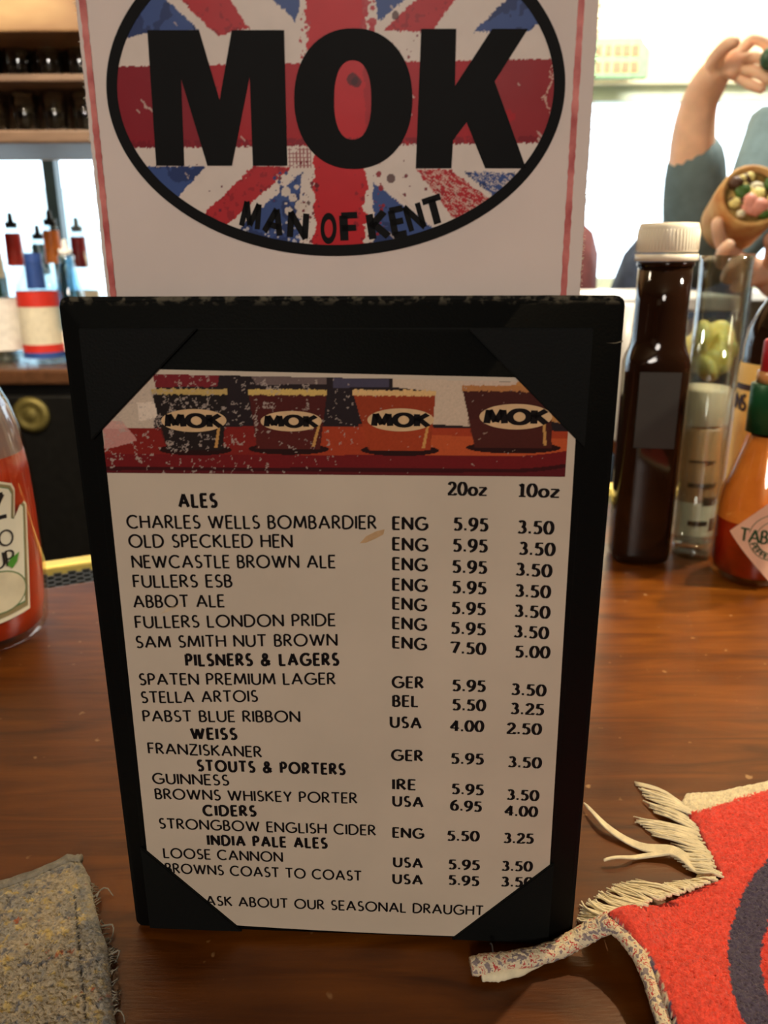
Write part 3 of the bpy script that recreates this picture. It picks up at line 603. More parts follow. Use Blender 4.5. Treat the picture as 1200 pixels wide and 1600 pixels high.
# hot sauce bottle
def on_cyl(px, py, cx, cy, R_):
    d = ray(px, py); ox, oy = EYE.x-cx, EYE.y-cy; a = d.x**2+d.y**2; b = 2*(ox*d.x+oy*d.y); c = ox*ox+oy*oy-R_*R_; D = b*b-4*a*c
    if D < 0: t = -b/(2*a)
    else: t = (-b-math.sqrt(D))/(2*a)
    p = EYE+d*t; return math.atan2(p.y-cy, p.x-cx), p.z
def patch(poly, r, step=.12):
    """fan a label polygon in (angle,z) over a cylinder of radius r, subdivided across the angle"""
    bm = bmesh.new(); vs = [bm.verts.new((a*1.0, 0, z*1.0)) for a, z in poly]; bm.faces.new(vs).normal_update()
    amin, amax = min(p[0] for p in poly), max(p[0] for p in poly); a = amin+step
    while a < amax: bmesh.ops.bisect_plane(bm, geom=bm.verts[:]+bm.edges[:]+bm.faces[:], plane_co=(a, 0, 0), plane_no=(1, 0, 0)); a += step
    out = MB(); bm.verts.index_update(); out.add([(r*math.cos(v.co.x), r*math.sin(v.co.x), v.co.z) for v in bm.verts], [[v.index for v in f.verts] for f in bm.faces], True); bm.free(); return out
Yb = .522; hx = (1170-600)*(Yb*cp+.2164*sp_)/F
H = thing('hot_sauce_bottle', 'small hot sauce bottle with red cap, green neck foil and white diamond label', 'bottle', (hx, Yb, 0))
zh_ = lambda py: at(1200, py, Yb).z
rb = .0272
m_hs = glass('sauce_bottle_glass', (255, 232, 200), .03, .04, .6)
nk = .0138
prof = [(rb*.75, 0), (rb*.95, .003), (rb, .009), (rb, zh_(800)), (rb*.93, zh_(768)), (rb*.75, zh_(735)), (nk*1.15, zh_(700)), (nk*.95, zh_(672)), (nk*.9, zh_(585))]
MB().lathe(prof, 40).build('bottle', m_hs, H)
so = mat('orange_red_sauce', (120, 24, 4), .35, var=.3, rgb2=(165, 44, 8), scale=30, stretch=(1, 1, 1.5), sss=.1)
MB().lathe([(rb*.70, .004), (rb*.9, .007), (rb*.955, .013), (rb*.955, zh_(808)), (rb*.9, zh_(800))], 36).build('sauce', so, H)
MB().lathe([(rb*.955, zh_(807)), (rb*.95, zh_(795)), (rb*.87, zh_(762)), (rb*.70, zh_(735)), (nk*1.02, zh_(700)), (nk*.8, zh_(680))], 36, close=False).build('sauce_film', mat('orange_film', (232, 150, 70), .3, var=.15, rgb2=(240, 175, 95), scale=40), H)
MB().lathe([(nk*1.12, zh_(674)), (nk*1.12, zh_(600)), (nk, zh_(598))], 28).build('neck_foil', mat('green_foil', (24, 80, 44), .35, .2, var=.15), H)
MB().lathe([(nk*.92, zh_(598)), (nk*.92, zh_(580))], 28).build('neck', mat('amber_neck', (215, 150, 90), .2), H)
MB().lathe([(.0098, zh_(582)), (.0112, zh_(580)), (.0112, zh_(534)), (.0100, zh_(530)), (.001, zh_(529))], 28).build('cap', mat('red_cap', (190, 28, 40), .4, var=.05), H)
aT, zT = on_cyl(1141, 829, hx, Yb, rb)
hd_ = .0290; da = hd_/rb; ac = aT+da; zc = zT
lb = patch([(ac-da, zc), (ac, zc-hd_*1.08), (ac+da, zc), (ac, zc+hd_*1.08)], rb+.0006).build('diamond_label', mat('pink_white_label', (238, 190, 160), .6, var=.06), H)
gtx = mat('green_ink', (38, 72, 40), .6)
cylmap = lambda a0, a1, z0, h_, r_: (lambda x, y: (r_*math.cos(a0+(a1-a0)*x), r_*math.sin(a0+(a1-a0)*x), z0+h_*y))
letter_mesh('TABASCO', cylmap(ac-da*.72, ac+da*.72, zc-.0042, .0085, rb+.0012), .2, .14, .16).build('brand_lettering', gtx, lb)
rg = MB()
for rr in (.0115, .0160):
    P_ = [(ac+rr/rb*math.cos(q), zc+rr*math.sin(q)) for q in np.linspace(0, 2*math.pi, 49)]; Q_ = [(ac+(rr+.0004)/rb*math.cos(q), zc+(rr+.0004)*math.sin(q)) for q in np.linspace(0, 2*math.pi, 49)]
    for i in range(48):
        if abs(P_[i][1]-zc) < .0036: continue
        rg.add([((rb+.0011)*math.cos(a), (rb+.0011)*math.sin(a), z) for a, z in (P_[i], P_[i+1], Q_[i+1], Q_[i])], [(0, 1, 2, 3)])
rg.build('label_ring', gtx, lb)
def ring_text(s, r0, a0, a1, h_, parent, inward):
    for i, ch in enumerate(s):
        if ch == ' ': continue
        th = a0+(a1-a0)*(i+.5)/len(s); wd_ = abs(a1-a0)/len(s)*r0*.8
        def mp_(x, y, th=th, wd_=wd_):
            u = (x-.5)*wd_; v = (y-.5)*h_
            if inward: dx, dz = math.cos(th)*(r0+v)-math.sin(th)*(-u)*-1*-1, math.sin(th)*(r0+v)+math.cos(th)*(-u)
            else: dx, dz = math.cos(th)*(r0-v)-math.sin(th)*u, math.sin(th)*(r0-v)+math.cos(th)*u
            a = ac+dx/rb; return ((rb+.0012)*math.cos(a), (rb+.0012)*math.sin(a), zc+dz)
        letter_mesh(ch, mp_, .2, .15, .2, parent)
rt = MB(); ring_text('PEPPER SAUCE', .0138, math.radians(200), math.radians(340), .0032, rt, False); rt.build('ring_lettering', gtx, lb)
# worcestershire bottle behind
Yw = .628; wx = (1186-600)*(Yw*cp+.2164*sp_)/F
Wb = thing('sauce_bottle', 'brown glass sauce bottle with a cream label behind the hot sauce', 'bottle', (wx, Yw, 0))
zw = lambda py: at(1215, py, Yw).z
rW = .0300
MB().lathe([(rW*.85, 0), (rW, .004), (rW, zw(540)), (rW*.93, zw(512)), (rW*.72, zw(482)), (.013, zw(452)), (.0115, zw(400)), (.0115, zw(330))], 36).build('body', m_brown, Wb)
MB().lathe([(.0135, zw(345)), (.0135, zw(310)), (.001, zw(309))], 24).build('cap', mat('black_cap', (24, 22, 22), .4), Wb)
wl = MB().lathe([(rW+.0006, zw(830)), (rW+.0006, zw(566))], 40, close=False).build('label', mat('cream_gold_label', (228, 190, 110), .6, var=.06), Wb)
aN, zN = on_cyl(1180, 640, wx, Yw, rW)
dk = mat('dark_brown_ink', (52, 26, 18), .6)
aN2, _z = on_cyl(1150, 632, wx, Yw, rW+.0012)
letter_mesh('PERRINS', cylmap(aN-1.55, aN-.28, zN-.002, .0115, rW+.0014), .26, .2, .16).build('brand_lettering', dk, wl)
MB().lathe([(rW+.0011, zw(607)), (rW+.0011, zw(598))], 40, close=False).build('label_line', dk, wl)
# things on the far leg of the bar
lg = A(1108, 560, 1.0); Lm = thing('lemon_glass', 'short clear glass of lemon wedges on the far bar, seen through the tall glass', 'glass', (lg.x, 1.0, 0))
g_h = A(1112, 500, 1.0).z
MB().lathe([(.026, 0), (.028, .004), (.038, g_h), (.0365, g_h), (.027, .010), (.001, .010)], 30).build('tumbler', m_clear, Lm)
yl = mat('lemon_flesh', (255, 205, 66), .4, var=.05, rgb2=(255, 236, 150), scale=60, sss=.1)
for i in range(14):
    a = i*2.4; q = .019*math.sqrt(i/14); o = MB().ball((0, 0, 0), .021, 1, .6, .8, 14).build('lemon_wedge', yl, Lm); o.location = (q*math.cos(a), q*math.sin(a), g_h-.020-.012*(i % 4)); o.rotation_euler = (i, i*1.7, i*.6)
cpp = A(992, 500, .95); C_ = thing('white_cup', 'small white cup on the far bar just right of the menu holder', 'cup', (cpp.x+.004, .95, 0))
czt = A(992, 476, .95).z
MB().lathe([(.018, 0), (.020, .003), (.026, czt*.5), (.028, czt), (.0265, czt), (.0245, czt*.5), (.018, .006), (.001, .006)], 30).build('bowl', mat('white_china', (240, 238, 232), .2, var=.02), C_)
hdl = MB().tube([(.026+.012*math.sin(q), 0, czt*.55-.018*math.cos(q)) for q in np.linspace(0, math.pi, 9)], .003, 8).build('handle', mat('white_china', (240, 238, 232), .2), C_)

# ---------------- ketchup bottle
Yk = .436; kx = -.2415
K = thing('ketchup_bottle', 'clear bottle of tomato ketchup with a cream keystone label at the left edge', 'bottle', (kx, Yk, 0))
prof = [(.028, .0), (.0345, .002), (.0375, .008), (.0385, .02), (.0402, .045), (.0405, .075), (.0400, .095), (.0388, .112), (.0365, .126), (.0325, .140), (.026, .155), (.0195, .172), (.016, .19), (.0145, .205)]
MB().lathe(prof, 48).build('bottle', glass('ketchup_glass', (255, 244, 235), .03, .03, .55), K)
kc = mat('tomato_ketchup', (176, 40, 14), .4, var=.25, rgb2=(205, 70, 26), scale=14, stretch=(1, 1, 2), sss=.15)
MB().lathe([(.024, .004), (.034, .008), (.0365, .02), (.0385, .045), (.0388, .075), (.0382, .100), (.0370, .112)], 44).build('ketchup', kc, K)
MB().lathe([(.0368, .112), (.0350, .125), (.0345, .129), (.0318, .138)], 44, close=False).build('ketchup_film', mat('ketchup_film', (200, 128, 90), .3, var=.3, rgb2=(150, 160, 170), scale=16), K)
MB().lathe([(.017, .192), (.018, .193), (.018, .215), (.001, .216)], 30).build('cap', mat('white_cap_plastic2', (235, 232, 226), .4, var=.03), K)
rk_ = .0412
def kp(px, py): return on_cyl(px, py, kx, Yk, rk_)
right = [(18, 755), (23, 764), (23, 806), (27, 808), (37, 782), (41, 786), (47, 950)]
R_ = [kp(*p) for p in right]; am = kp(-62, 800)[0]
bz = kp(0, 973)[1]
mirror = [(2*am-a, z) for a, z in R_][::-1]
kpoly = [(am, bz-.002)]+[(R_[-1][0], R_[-1][1])]+R_[:-1][::-1]+[(am+.45, R_[0][1]+.004), (am, R_[0][1]+.0055), (am-.45, R_[0][1]+.004)]+mirror
def inset(poly, k):
    cx = sum(p[0] for p in poly)/len(poly); cz = sum(p[1] for p in poly)/len(poly); return [(cx+(a-cx)*k, cz+(z-cz)*k) for a, z in poly]
kl = patch(kpoly, rk_, .1).build('label', mat('label_border_cream', (238, 226, 196), .5, var=.04), K)
patch(inset(kpoly, .955), rk_+.0003, .1).build('label_band', mat('label_gold', (150, 136, 96), .5), kl)
patch(inset(kpoly, .90), rk_+.0006, .1).build('label_line', mat('label_green', (60, 130, 80), .5), kl)
patch(inset(kpoly, .885), rk_+.0009, .1).build('label_field', mat('label_field', (236, 230, 205), .5, var=.04), kl)
blk = mat('black_ink', (30, 26, 24), .6, var=.1)
def ktext(s, pr, h_, wdt, th=.18):
    a1, z0 = kp(*pr); wa = wdt/rk_
    letter_mesh(s, cylmap(a1-wa, a1, z0, h_, rk_+.0013), th, th*.8, .16).build('lettering', blk, kl)
ktext('HEINZ', (6, 806), .0125, .040, .22); ktext('TOMATO', (19, 848), .0085, .044, .13); ktext('KETCHUP', (21, 880), .0085, .046, .13)
lf = [kp(*p) for p in [(9, 882), (14, 872), (27, 861), (24, 876), (17, 887)]]
patch(lf, rk_+.0016, .1).build('printed_leaf', mat('leaf_green', (80, 150, 50), .5), kl)
tc_, tz_ = kp(-4, 926)
tp = [(tc_+.40*math.cos(q)+0, tz_+.0125*math.sin(q)) for q in np.linspace(0, 2*math.pi, 28)[:-1]]
patch(tp, rk_+.0012, .1).build('printed_tomato_outline', mat('dull_green', (120, 140, 95), .5), kl)
patch([(tc_+.375*math.cos(q), tz_+.0117*math.sin(q)) for q in np.linspace(0, 2*math.pi, 28)[:-1]], rk_+.0015, .1).build('printed_tomato', mat('pale_tomato', (226, 214, 180), .5), kl)

# ================================================================== MENU HOLDER
HX, HY, HYAW, HW, HH = -.0547*.2164, .97393*.2164, -.05341, .67436*.2164, .95361*.2164
MH = thing('menu_holder', 'black leatherette table menu holder standing upright on the bar', 'menu holder', (HX, HY, 0), HYAW)
cy_, sy_ = math.cos(HYAW), math.sin(HYAW)
def hp(px, py, n=0.0):
    """pixel -> local (u, v) on the plane local y = n"""
    d = ray(px, py); o = EYE-Vector((HX, HY, 0)); ly = lambda q: -sy_*q.x+cy_*q.y; lx = lambda q: cy_*q.x+sy_*q.y
    t = (n-ly(o))/ly(d); q = o+d*t; return lx(q), q.z
def leather():
    M = bpy.data.materials.new('black_leatherette'); M.use_nodes = True; n = M.node_tree.nodes; L = M.node_tree.links; b = n['Principled BSDF']
    tc = n.new('ShaderNodeTexCoord'); vo = n.new('ShaderNodeTexVoronoi'); vo.inputs['Scale'].default_value = 1500; L.new(tc.outputs['Object'], vo.inputs['Vector'])
    bp = n.new('ShaderNodeBump'); bp.inputs['Strength'].default_value = .12; bp.inputs['Distance'].default_value = .0004; L.new(vo.outputs[0], bp.inputs['Height']); L.new(bp.outputs[0], b.inputs['Normal'])
    no = n.new('ShaderNodeTexNoise'); no.inputs['Scale'].default_value = 380; no.inputs['Detail'].default_value = 3; L.new(tc.outputs['Object'], no.inputs['Vector'])
    sx_ = n.new('ShaderNodeSeparateXYZ'); L.new(tc.outputs['Object'], sx_.inputs[0]); r0 = n.new('ShaderNodeMapRange'); r0.inputs[1].default_value = .2040; r0.inputs[2].default_value = .2058; L.new(sx_.outputs[2], r0.inputs[0])
    r1 = n.new('ShaderNodeValToRGB'); r1.color_ramp.elements[0].position = .50; r1.color_ramp.elements[1].position = .62; L.new(no.outputs[0], r1.inputs[0])
    mu = n.new('ShaderNodeMath'); mu.operation = 'MULTIPLY'; L.new(r0.outputs[0], mu.inputs[0]); L.new(r1.outputs[0], mu.inputs[1])
    mx = n.new('ShaderNodeMix'); mx.data_type = 'RGBA'; L.new(mu.outputs[0], mx.inputs[0]); mx.inputs[6].default_value = (*srgb((17, 18, 17)), 1); mx.inputs[7].default_value = (*srgb((92, 86, 72)), 1)
    L.new(mx.outputs[2], b.inputs['Base Color']); b.inputs['Roughness'].default_value = .62; b.inputs['Specular IOR Level'].default_value = .10
    return M
m_lea = leather()
tk = .0035
def rect_panel(x0, x1, z0, z1, y0, y1, bev=.001, rnd=.004):
    bm = bmesh.new(); pts = []
    for cx, cz, a0 in ((x0+rnd, z0+rnd, 180), (x1-rnd, z0+rnd, 270), (x1-rnd, z1-rnd, 0), (x0+rnd, z1-rnd, 90)):
        for i in range(5): q = math.radians(a0+22.5*i); pts.append((cx+rnd*math.cos(q), cz+rnd*math.sin(q)))
    n_ = len(pts); vs = [bm.verts.new((x, y0, z)) for x, z in pts]; f = bm.faces.new(vs); r = bmesh.ops.extrude_face_region(bm, geom=[f])
    for v in r['geom']:
        if isinstance(v, bmesh.types.BMVert): v.co.y = y1
    bmesh.ops.recalc_face_normals(bm, faces=bm.faces)
    if bev: bmesh.ops.bevel(bm, geom=[e for e in bm.edges if abs(e.verts[0].co.y-e.verts[1].co.y) < 1e-9], offset=bev, segments=3, affect='EDGES')
    out = MB(); bm.verts.index_update(); out.add([v.co.copy() for v in bm.verts], [[v.index for v in f.verts] for f in bm.faces], True); bm.free(); return out
def auto(o):
    e = o.modifiers.new('n', 'WEIGHTED_NORMAL'); return o
rect_panel(-HW/2, HW/2, 0, HH, 0, tk, .0012, .0025).build('front_panel', m_lea, MH)
rect_panel(-HW/2+.0008, HW/2-.0008, 0, HH-.0004, .0085, .0085+tk, .0012, .0025).build('back_panel', m_lea, MH)
rect_panel(-HW/2+.001, HW/2-.001, .0003, .006, tk, .0085, .0004, .001).build('bottom_spine', m_lea, MH)
for s_ in (-1, 1): MB().box(s_*(HW/2-.003)-.0018, tk, .006, s_*(HW/2-.003)+.0018, .0085, HH-.012, .0004).build('side_gusset', m_lea, MH)
il, it = hp(128, 512); ir, _ = hp(924, 510); il2, ib = hp(237, 1442); ir2, ib2 = hp(856, 1466)
IL = (il+il2)/2; IR = (ir+ir2)/2; IT = it; IB = (ib+ib2)/2
rect_panel(IL, IR, IB, IT, -.0012, 0, .0005, .002).build('inset_panel', m_lea, MH)
NF = -.0012
def tri(pts, name='corner_pocket'):
    q = [hp(*p, NF-.0012) for p in pts]; q = q if True else q
    bm = bmesh.new(); vs = [bm.verts.new((x, NF-.0012, z)) for x, z in q]; f = bm.faces.new(vs); r = bmesh.ops.extrude_face_region(bm, geom=[f])
    for v in r['geom']:
        if isinstance(v, bmesh.types.BMVert): v.co.y = NF
    bmesh.ops.recalc_face_normals(bm, faces=bm.faces); bmesh.ops.bevel(bm, geom=bm.edges[:], offset=.0003, segments=2, affect='EDGES')
    o = MB(); bm.verts.index_update(); o.add([v.co.copy() for v in bm.verts], [[v.index for v in f.verts] for f in bm.faces]); bm.free(); return o.build(name, m_lea, MH)
def hpx(u, v, n=NF-.0012):   # local -> pixel
    p = Vector((HX+cy_*u-sy_*n, HY+sy_*u+cy_*n, v))-EYE; fz = p.dot(FWD); return 600+F*p.dot(RGT)/fz, 800-F*p.dot(UPV)/fz
def pocket(corner, a, b_): tri([corner, a, b_])
cTL, cTR, cBL, cBR = [hpx(*c) for c in ((IL, IT), (IR, IT), (IL, IB), (IR, IB))]
lerp = lambda a, b_, t: (a[0]+(b_[0]-a[0])*t, a[1]+(b_[1]-a[1])*t)
def cut(p, q, r, s):   # intersection of lines pq and rs
    d = (p[0]-q[0])*(r[1]-s[1])-(p[1]-q[1])*(r[0]-s[0]); A_ = p[0]*q[1]-p[1]*q[0]; B_ = r[0]*s[1]-r[1]*s[0]
    return ((A_*(r[0]-s[0])-(p[0]-q[0])*B_)/d, (A_*(r[1]-s[1])-(p[1]-q[1])*B_)/d)
pocket(cTL, cut((245, 580), (162, 668), cTL, cBL), cut((245, 580), (162, 668), cTL, cTR))
pocket(cTR, cut((796, 580), (900, 686), cTL, cTR), cut((796, 580), (900, 686), cTR, cBR))
pocket(cBL, cut((232, 1335), (362, 1443), cBL, cBR), cut((232, 1335), (362, 1443), cTL, cBL))
pocket(cBR, cut((857, 1356), (718, 1460), cTR, cBR), cut((857, 1356), (718, 1460), cBL, cBR))
# scuffs at the seams
sc_m = mat('scuff', (120, 112, 92), .8, var=.3)
def scuff(pts, wpx):
    s_ = MB(); Q = [hp(*p, -.0001 if pts[0][1] < 560 and pts[0][0] > 925 else NF-.0013) for p in pts]
    yy = -.00015 if pts[0][0] > 925 else NF-.00135
    for i in range(len(Q)-1):
        h1 = wpx*2e-4*(i/(len(Q)-1)); h2 = wpx*2e-4*((i+1)/(len(Q)-1))
        s_.add([(Q[i][0], yy, Q[i][1]-h1), (Q[i+1][0], yy, Q[i+1][1]-h2), (Q[i+1][0], yy, Q[i+1][1]+h2), (Q[i][0], yy, Q[i][1]+h1)], [(0, 1, 2, 3)])
    s_.build('scuff_mark', sc_m, MH)
scuff([(947, 536), (962, 536), (973, 533)], 1.1)

# ---------------- menu sheet
NP = NF-.0003
sheet = thing('menu_sheet', 'cream paper beer menu held by black corner pockets in the holder', 'menu', (HX, HY, 0), HYAW)
q = [hp(150, 575, NP), hp(905, 592, NP), hp(852, 1467, NP), hp(241, 1437, NP)]
m_pap = mat('worn_paper', (202, 186, 166), .7, spec=.15, var=.07, scale=22, bump=.15, bscale=60, detail=6)
N_ = 24; vs = []; fs = []
for j in range(N_+1):
    for i in range(N_+1):
        s, t = i/N_, j/N_; a = (q[0][0]*(1-s)+q[1][0]*s, q[0][1]*(1-s)+q[1][1]*s); c = (q[3][0]*(1-s)+q[2][0]*s, q[3][1]*(1-s)+q[2][1]*s)
        sag = .0011*math.sin(math.pi*s)*t**6
        vs.append((a[0]*(1-t)+c[0]*t, NP, a[1]*(1-t)+c[1]*t-sag))
for j in range(N_):
    for i in range(N_): k = j*(N_+1)+i; fs.append((k, k+N_+1, k+N_+2, k+1))
MB().add(vs, fs, True).build('paper', m_pap, sheet)
NT = NP-.00012
ink = mat('menu_ink', (26, 21, 21), .7, spec=.1, var=.15, scale=300)
u0, v0 = hp(400, 826, NT); u1, v1 = hp(400, 806.5, NT); CAP = v1-v0
def line(s, x0, yb0, x1, yb1, kind, cap=1.0):
    a = Vector(hp(x0, yb0, NT)); b_ = Vector(hp(x1, yb1, NT)); d = b_-a; up = Vector((0, 1))
    th, tn, gp = {'n': (.18, .145, .27), 'b': (.28, .20, .40), 'c': (.25, .15, .34), 'p': (.28, .12, .26)}[kind]
    asp = d.length/(text_quads(s, th, tn, gp)[1]*CAP*cap)   # widen pens evenly
    mb = letter_mesh(s, lambda x, y: (a.x+d.x*x, NT, a.y+d.y*x+CAP*cap*y), th/max(.7, asp)**.5, tn, gp)
    o = mb.build('printed_text', ink, sheet)
    return o
NAMES = [('ALES', 281, 792, 338, 792, 'b'), ('CHARLES WELLS BOMBARDIER', 200, 825, 587, 826, 'n'), ('OLD SPECKLED HEN', 203, 855, 456, 855, 'n'),
 ('NEWCASTLE BROWN ALE', 208, 887, 523, 887, 'n'), ('FULLERS ESB', 210, 917.5, 362, 917, 'n'), ('ABBOT ALE', 210, 949, 350, 948, 'n'),
 ('FULLERS LONDON PRIDE', 213, 981, 523, 977.5, 'n'), ('SAM SMITH NUT BROWN', 214, 1012, 526, 1008.5, 'n'), ('PILSNERS & LAGERS', 292, 1040, 528, 1039, 'b'),
 ('SPATEN PREMIUM LAGER', 219, 1070, 523, 1069, 'n'), ('STELLA ARTOIS', 222, 1098, 402, 1096, 'n'), ('PABST BLUE RIBBON', 225, 1127, 468, 1128, 'n'),
 ('WEISS', 300, 1154.5, 369, 1155, 'b'), ('FRANZISKANER', 233, 1177, 408, 1183, 'n'), ('STOUTS & PORTERS', 310, 1204, 538, 1210, 'b'), ('GUINNESS', 240, 1224, 357, 1227, 'n'),
 ('BROWNS WHISKEY PORTER', 244, 1248, 557, 1255, 'n'), ('CIDERS', 319, 1274, 399, 1275, 'b'), ('STRONGBOW ENGLISH CIDER', 250, 1294, 586, 1305, 'n'),
 ('INDIA PALE ALES', 326, 1320, 510, 1325, 'b'), ('LOOSE CANNON', 257, 1340, 441, 1346.5, 'n'), ('BROWNS COAST TO COAST', 260, 1363.5, 564, 1376, 'n'),
 ('ASK ABOUT OUR SEASONAL DRAUGHT', 323, 1414, 754, 1430, 'n')]
for r in NAMES: line(*r)
for s, x0, y0, x1, y1 in [('ENG', 615, 827, 667, 828), ('ENG', 615, 859, 667, 861), ('ENG', 615, 890, 666, 892), ('ENG', 615, 922, 666, 924), ('ENG', 615, 951.5, 665, 954.5), ('ENG', 615, 982, 665, 985), ('ENG', 615, 1012, 665, 1015.5),
 ('GER', 614, 1074, 660, 1075), ('BEL', 615, 1103.5, 652, 1104), ('USA', 611, 1136, 657, 1138), ('GER', 613, 1187.5, 659, 1189), ('IRE', 615, 1233, 648, 1234), ('USA', 615, 1259, 660, 1261), ('ENG', 615, 1308, 661, 1310), ('USA', 616, 1354, 659, 1356), ('USA', 615, 1380, 659, 1382)]:
    line(s, x0, y0, x1, y1, 'c', .97)
line('20oz', 701, 773, 759, 774, 'p', .95); line('10oz', 812, 775.5, 872, 777, 'p', .95)
for s, x0, y0, x1, y1 in [('5.95', 710, 828, 761, 829.6), ('5.95', 709, 861, 760, 862.5), ('5.95', 708, 894, 759, 896), ('5.95', 708, 926, 758, 928), ('5.95', 707, 958.5, 757, 960.5), ('5.95', 706, 989.5, 757, 992), ('7.50', 706, 1020, 757, 1022.5), ('5.95', 708, 1079, 757, 1080.5),
 ('5.50', 708, 1109, 757, 1110.5), ('4.00', 705, 1142, 754, 1143), ('5.95', 706, 1192.7, 754, 1194), ('5.95', 707, 1240, 754, 1242), ('6.95', 705, 1265.5, 751, 1268), ('5.50', 700, 1313, 747, 1314), ('5.95', 702, 1357.6, 748, 1359), ('5.95', 702, 1381.7, 747, 1384),
 ('3.50', 810, 832.8, 863, 834.4), ('3.50', 812, 866, 865, 868), ('3.50', 807, 898.3, 860, 901.5), ('3.50', 806, 931.6, 858, 934), ('3.50', 805, 963, 857, 966), ('3.50', 804, 995, 855, 998), ('5.00', 806, 1026.6, 857, 1028), ('3.50', 800, 1085, 851, 1087.5),
 ('3.25', 799, 1115, 848, 1117), ('2.50', 793, 1146, 844, 1147.5), ('3.50', 795, 1198, 844, 1200), ('3.50', 793, 1249, 840, 1251), ('4.00', 790, 1274, 838, 1276), ('3.25', 788, 1316.6, 832, 1317.7), ('3.50', 785, 1360, 830, 1361), ('3.50', 784, 1384.5, 831, 1385.5)]:
    line(s, x0, y0, x1, y1, 'p', .96)
# stain
stn = MB(); sp0 = [hp(x, y, NT) for x, y in [(562, 849), (572, 838), (588, 830), (601, 827), (599, 835), (588, 841), (572, 848)]]
stn.add([(u, NT, v) for u, v in sp0], [tuple(range(7))]).build('coffee_stain', mat('tan_stain', (186, 150, 108), .7, var=.15, scale=300), sheet)
stn = MB(); sp0 = [hp(x, y, NT) for x, y in [(249, 960), (262, 950), (282, 944), (290, 941), (278, 948), (262, 956)]]
stn.add([(u, NT, v) for u, v in sp0], [tuple(range(6))]).build('coffee_stain', mat('pale_stain', (205, 182, 150), .7, var=.1, scale=300), sheet)
# photograph strip, as flat colour print
def raster(name, u_0, u_1, v_0, v_1, step, yy, fn, m, parent, mask=None):
    nu = int((u_1-u_0)/step)+2; nv = int((v_1-v_0)/step)+2
    U, V_ = np.meshgrid(np.linspace(u_0, u_1, nu), np.linspace(v_0, v_1, nv)); c = fn(U, V_)
    pts = np.stack([U, np.full_like(U, yy), V_], -1).reshape(-1, 3); k = (np.arange(nv-1)[:, None]*nu+np.arange(nu-1)[None, :])
    if mask is not None:
        mk = mask(U, V_); ok = mk[:-1, :-1] & mk[1:, :-1] & mk[:-1, 1:] & mk[1:, 1:]; k = k[ok]
    k = k.ravel(); idx = np.stack([k, k+1, k+nu+1, k+nu], -1)
    return grid_mesh(name, pts, idx, c.reshape(-1, 3), m, parent)
def lin(c): return np.array(srgb(c))
def PXGRID(U, V_, n):
    X = HX+cy_*U-sy_*n; Y = HY+sy_*U+cy_*n; Z = V_-EYE.z
    f = X*FWD.x+Y*FWD.y+Z*FWD.z; return 600+F*(X*RGT.x+Y*RGT.y+Z*RGT.z)/f, 800-F*(X*UPV.x+Y*UPV.y+Z*UPV.z)/f
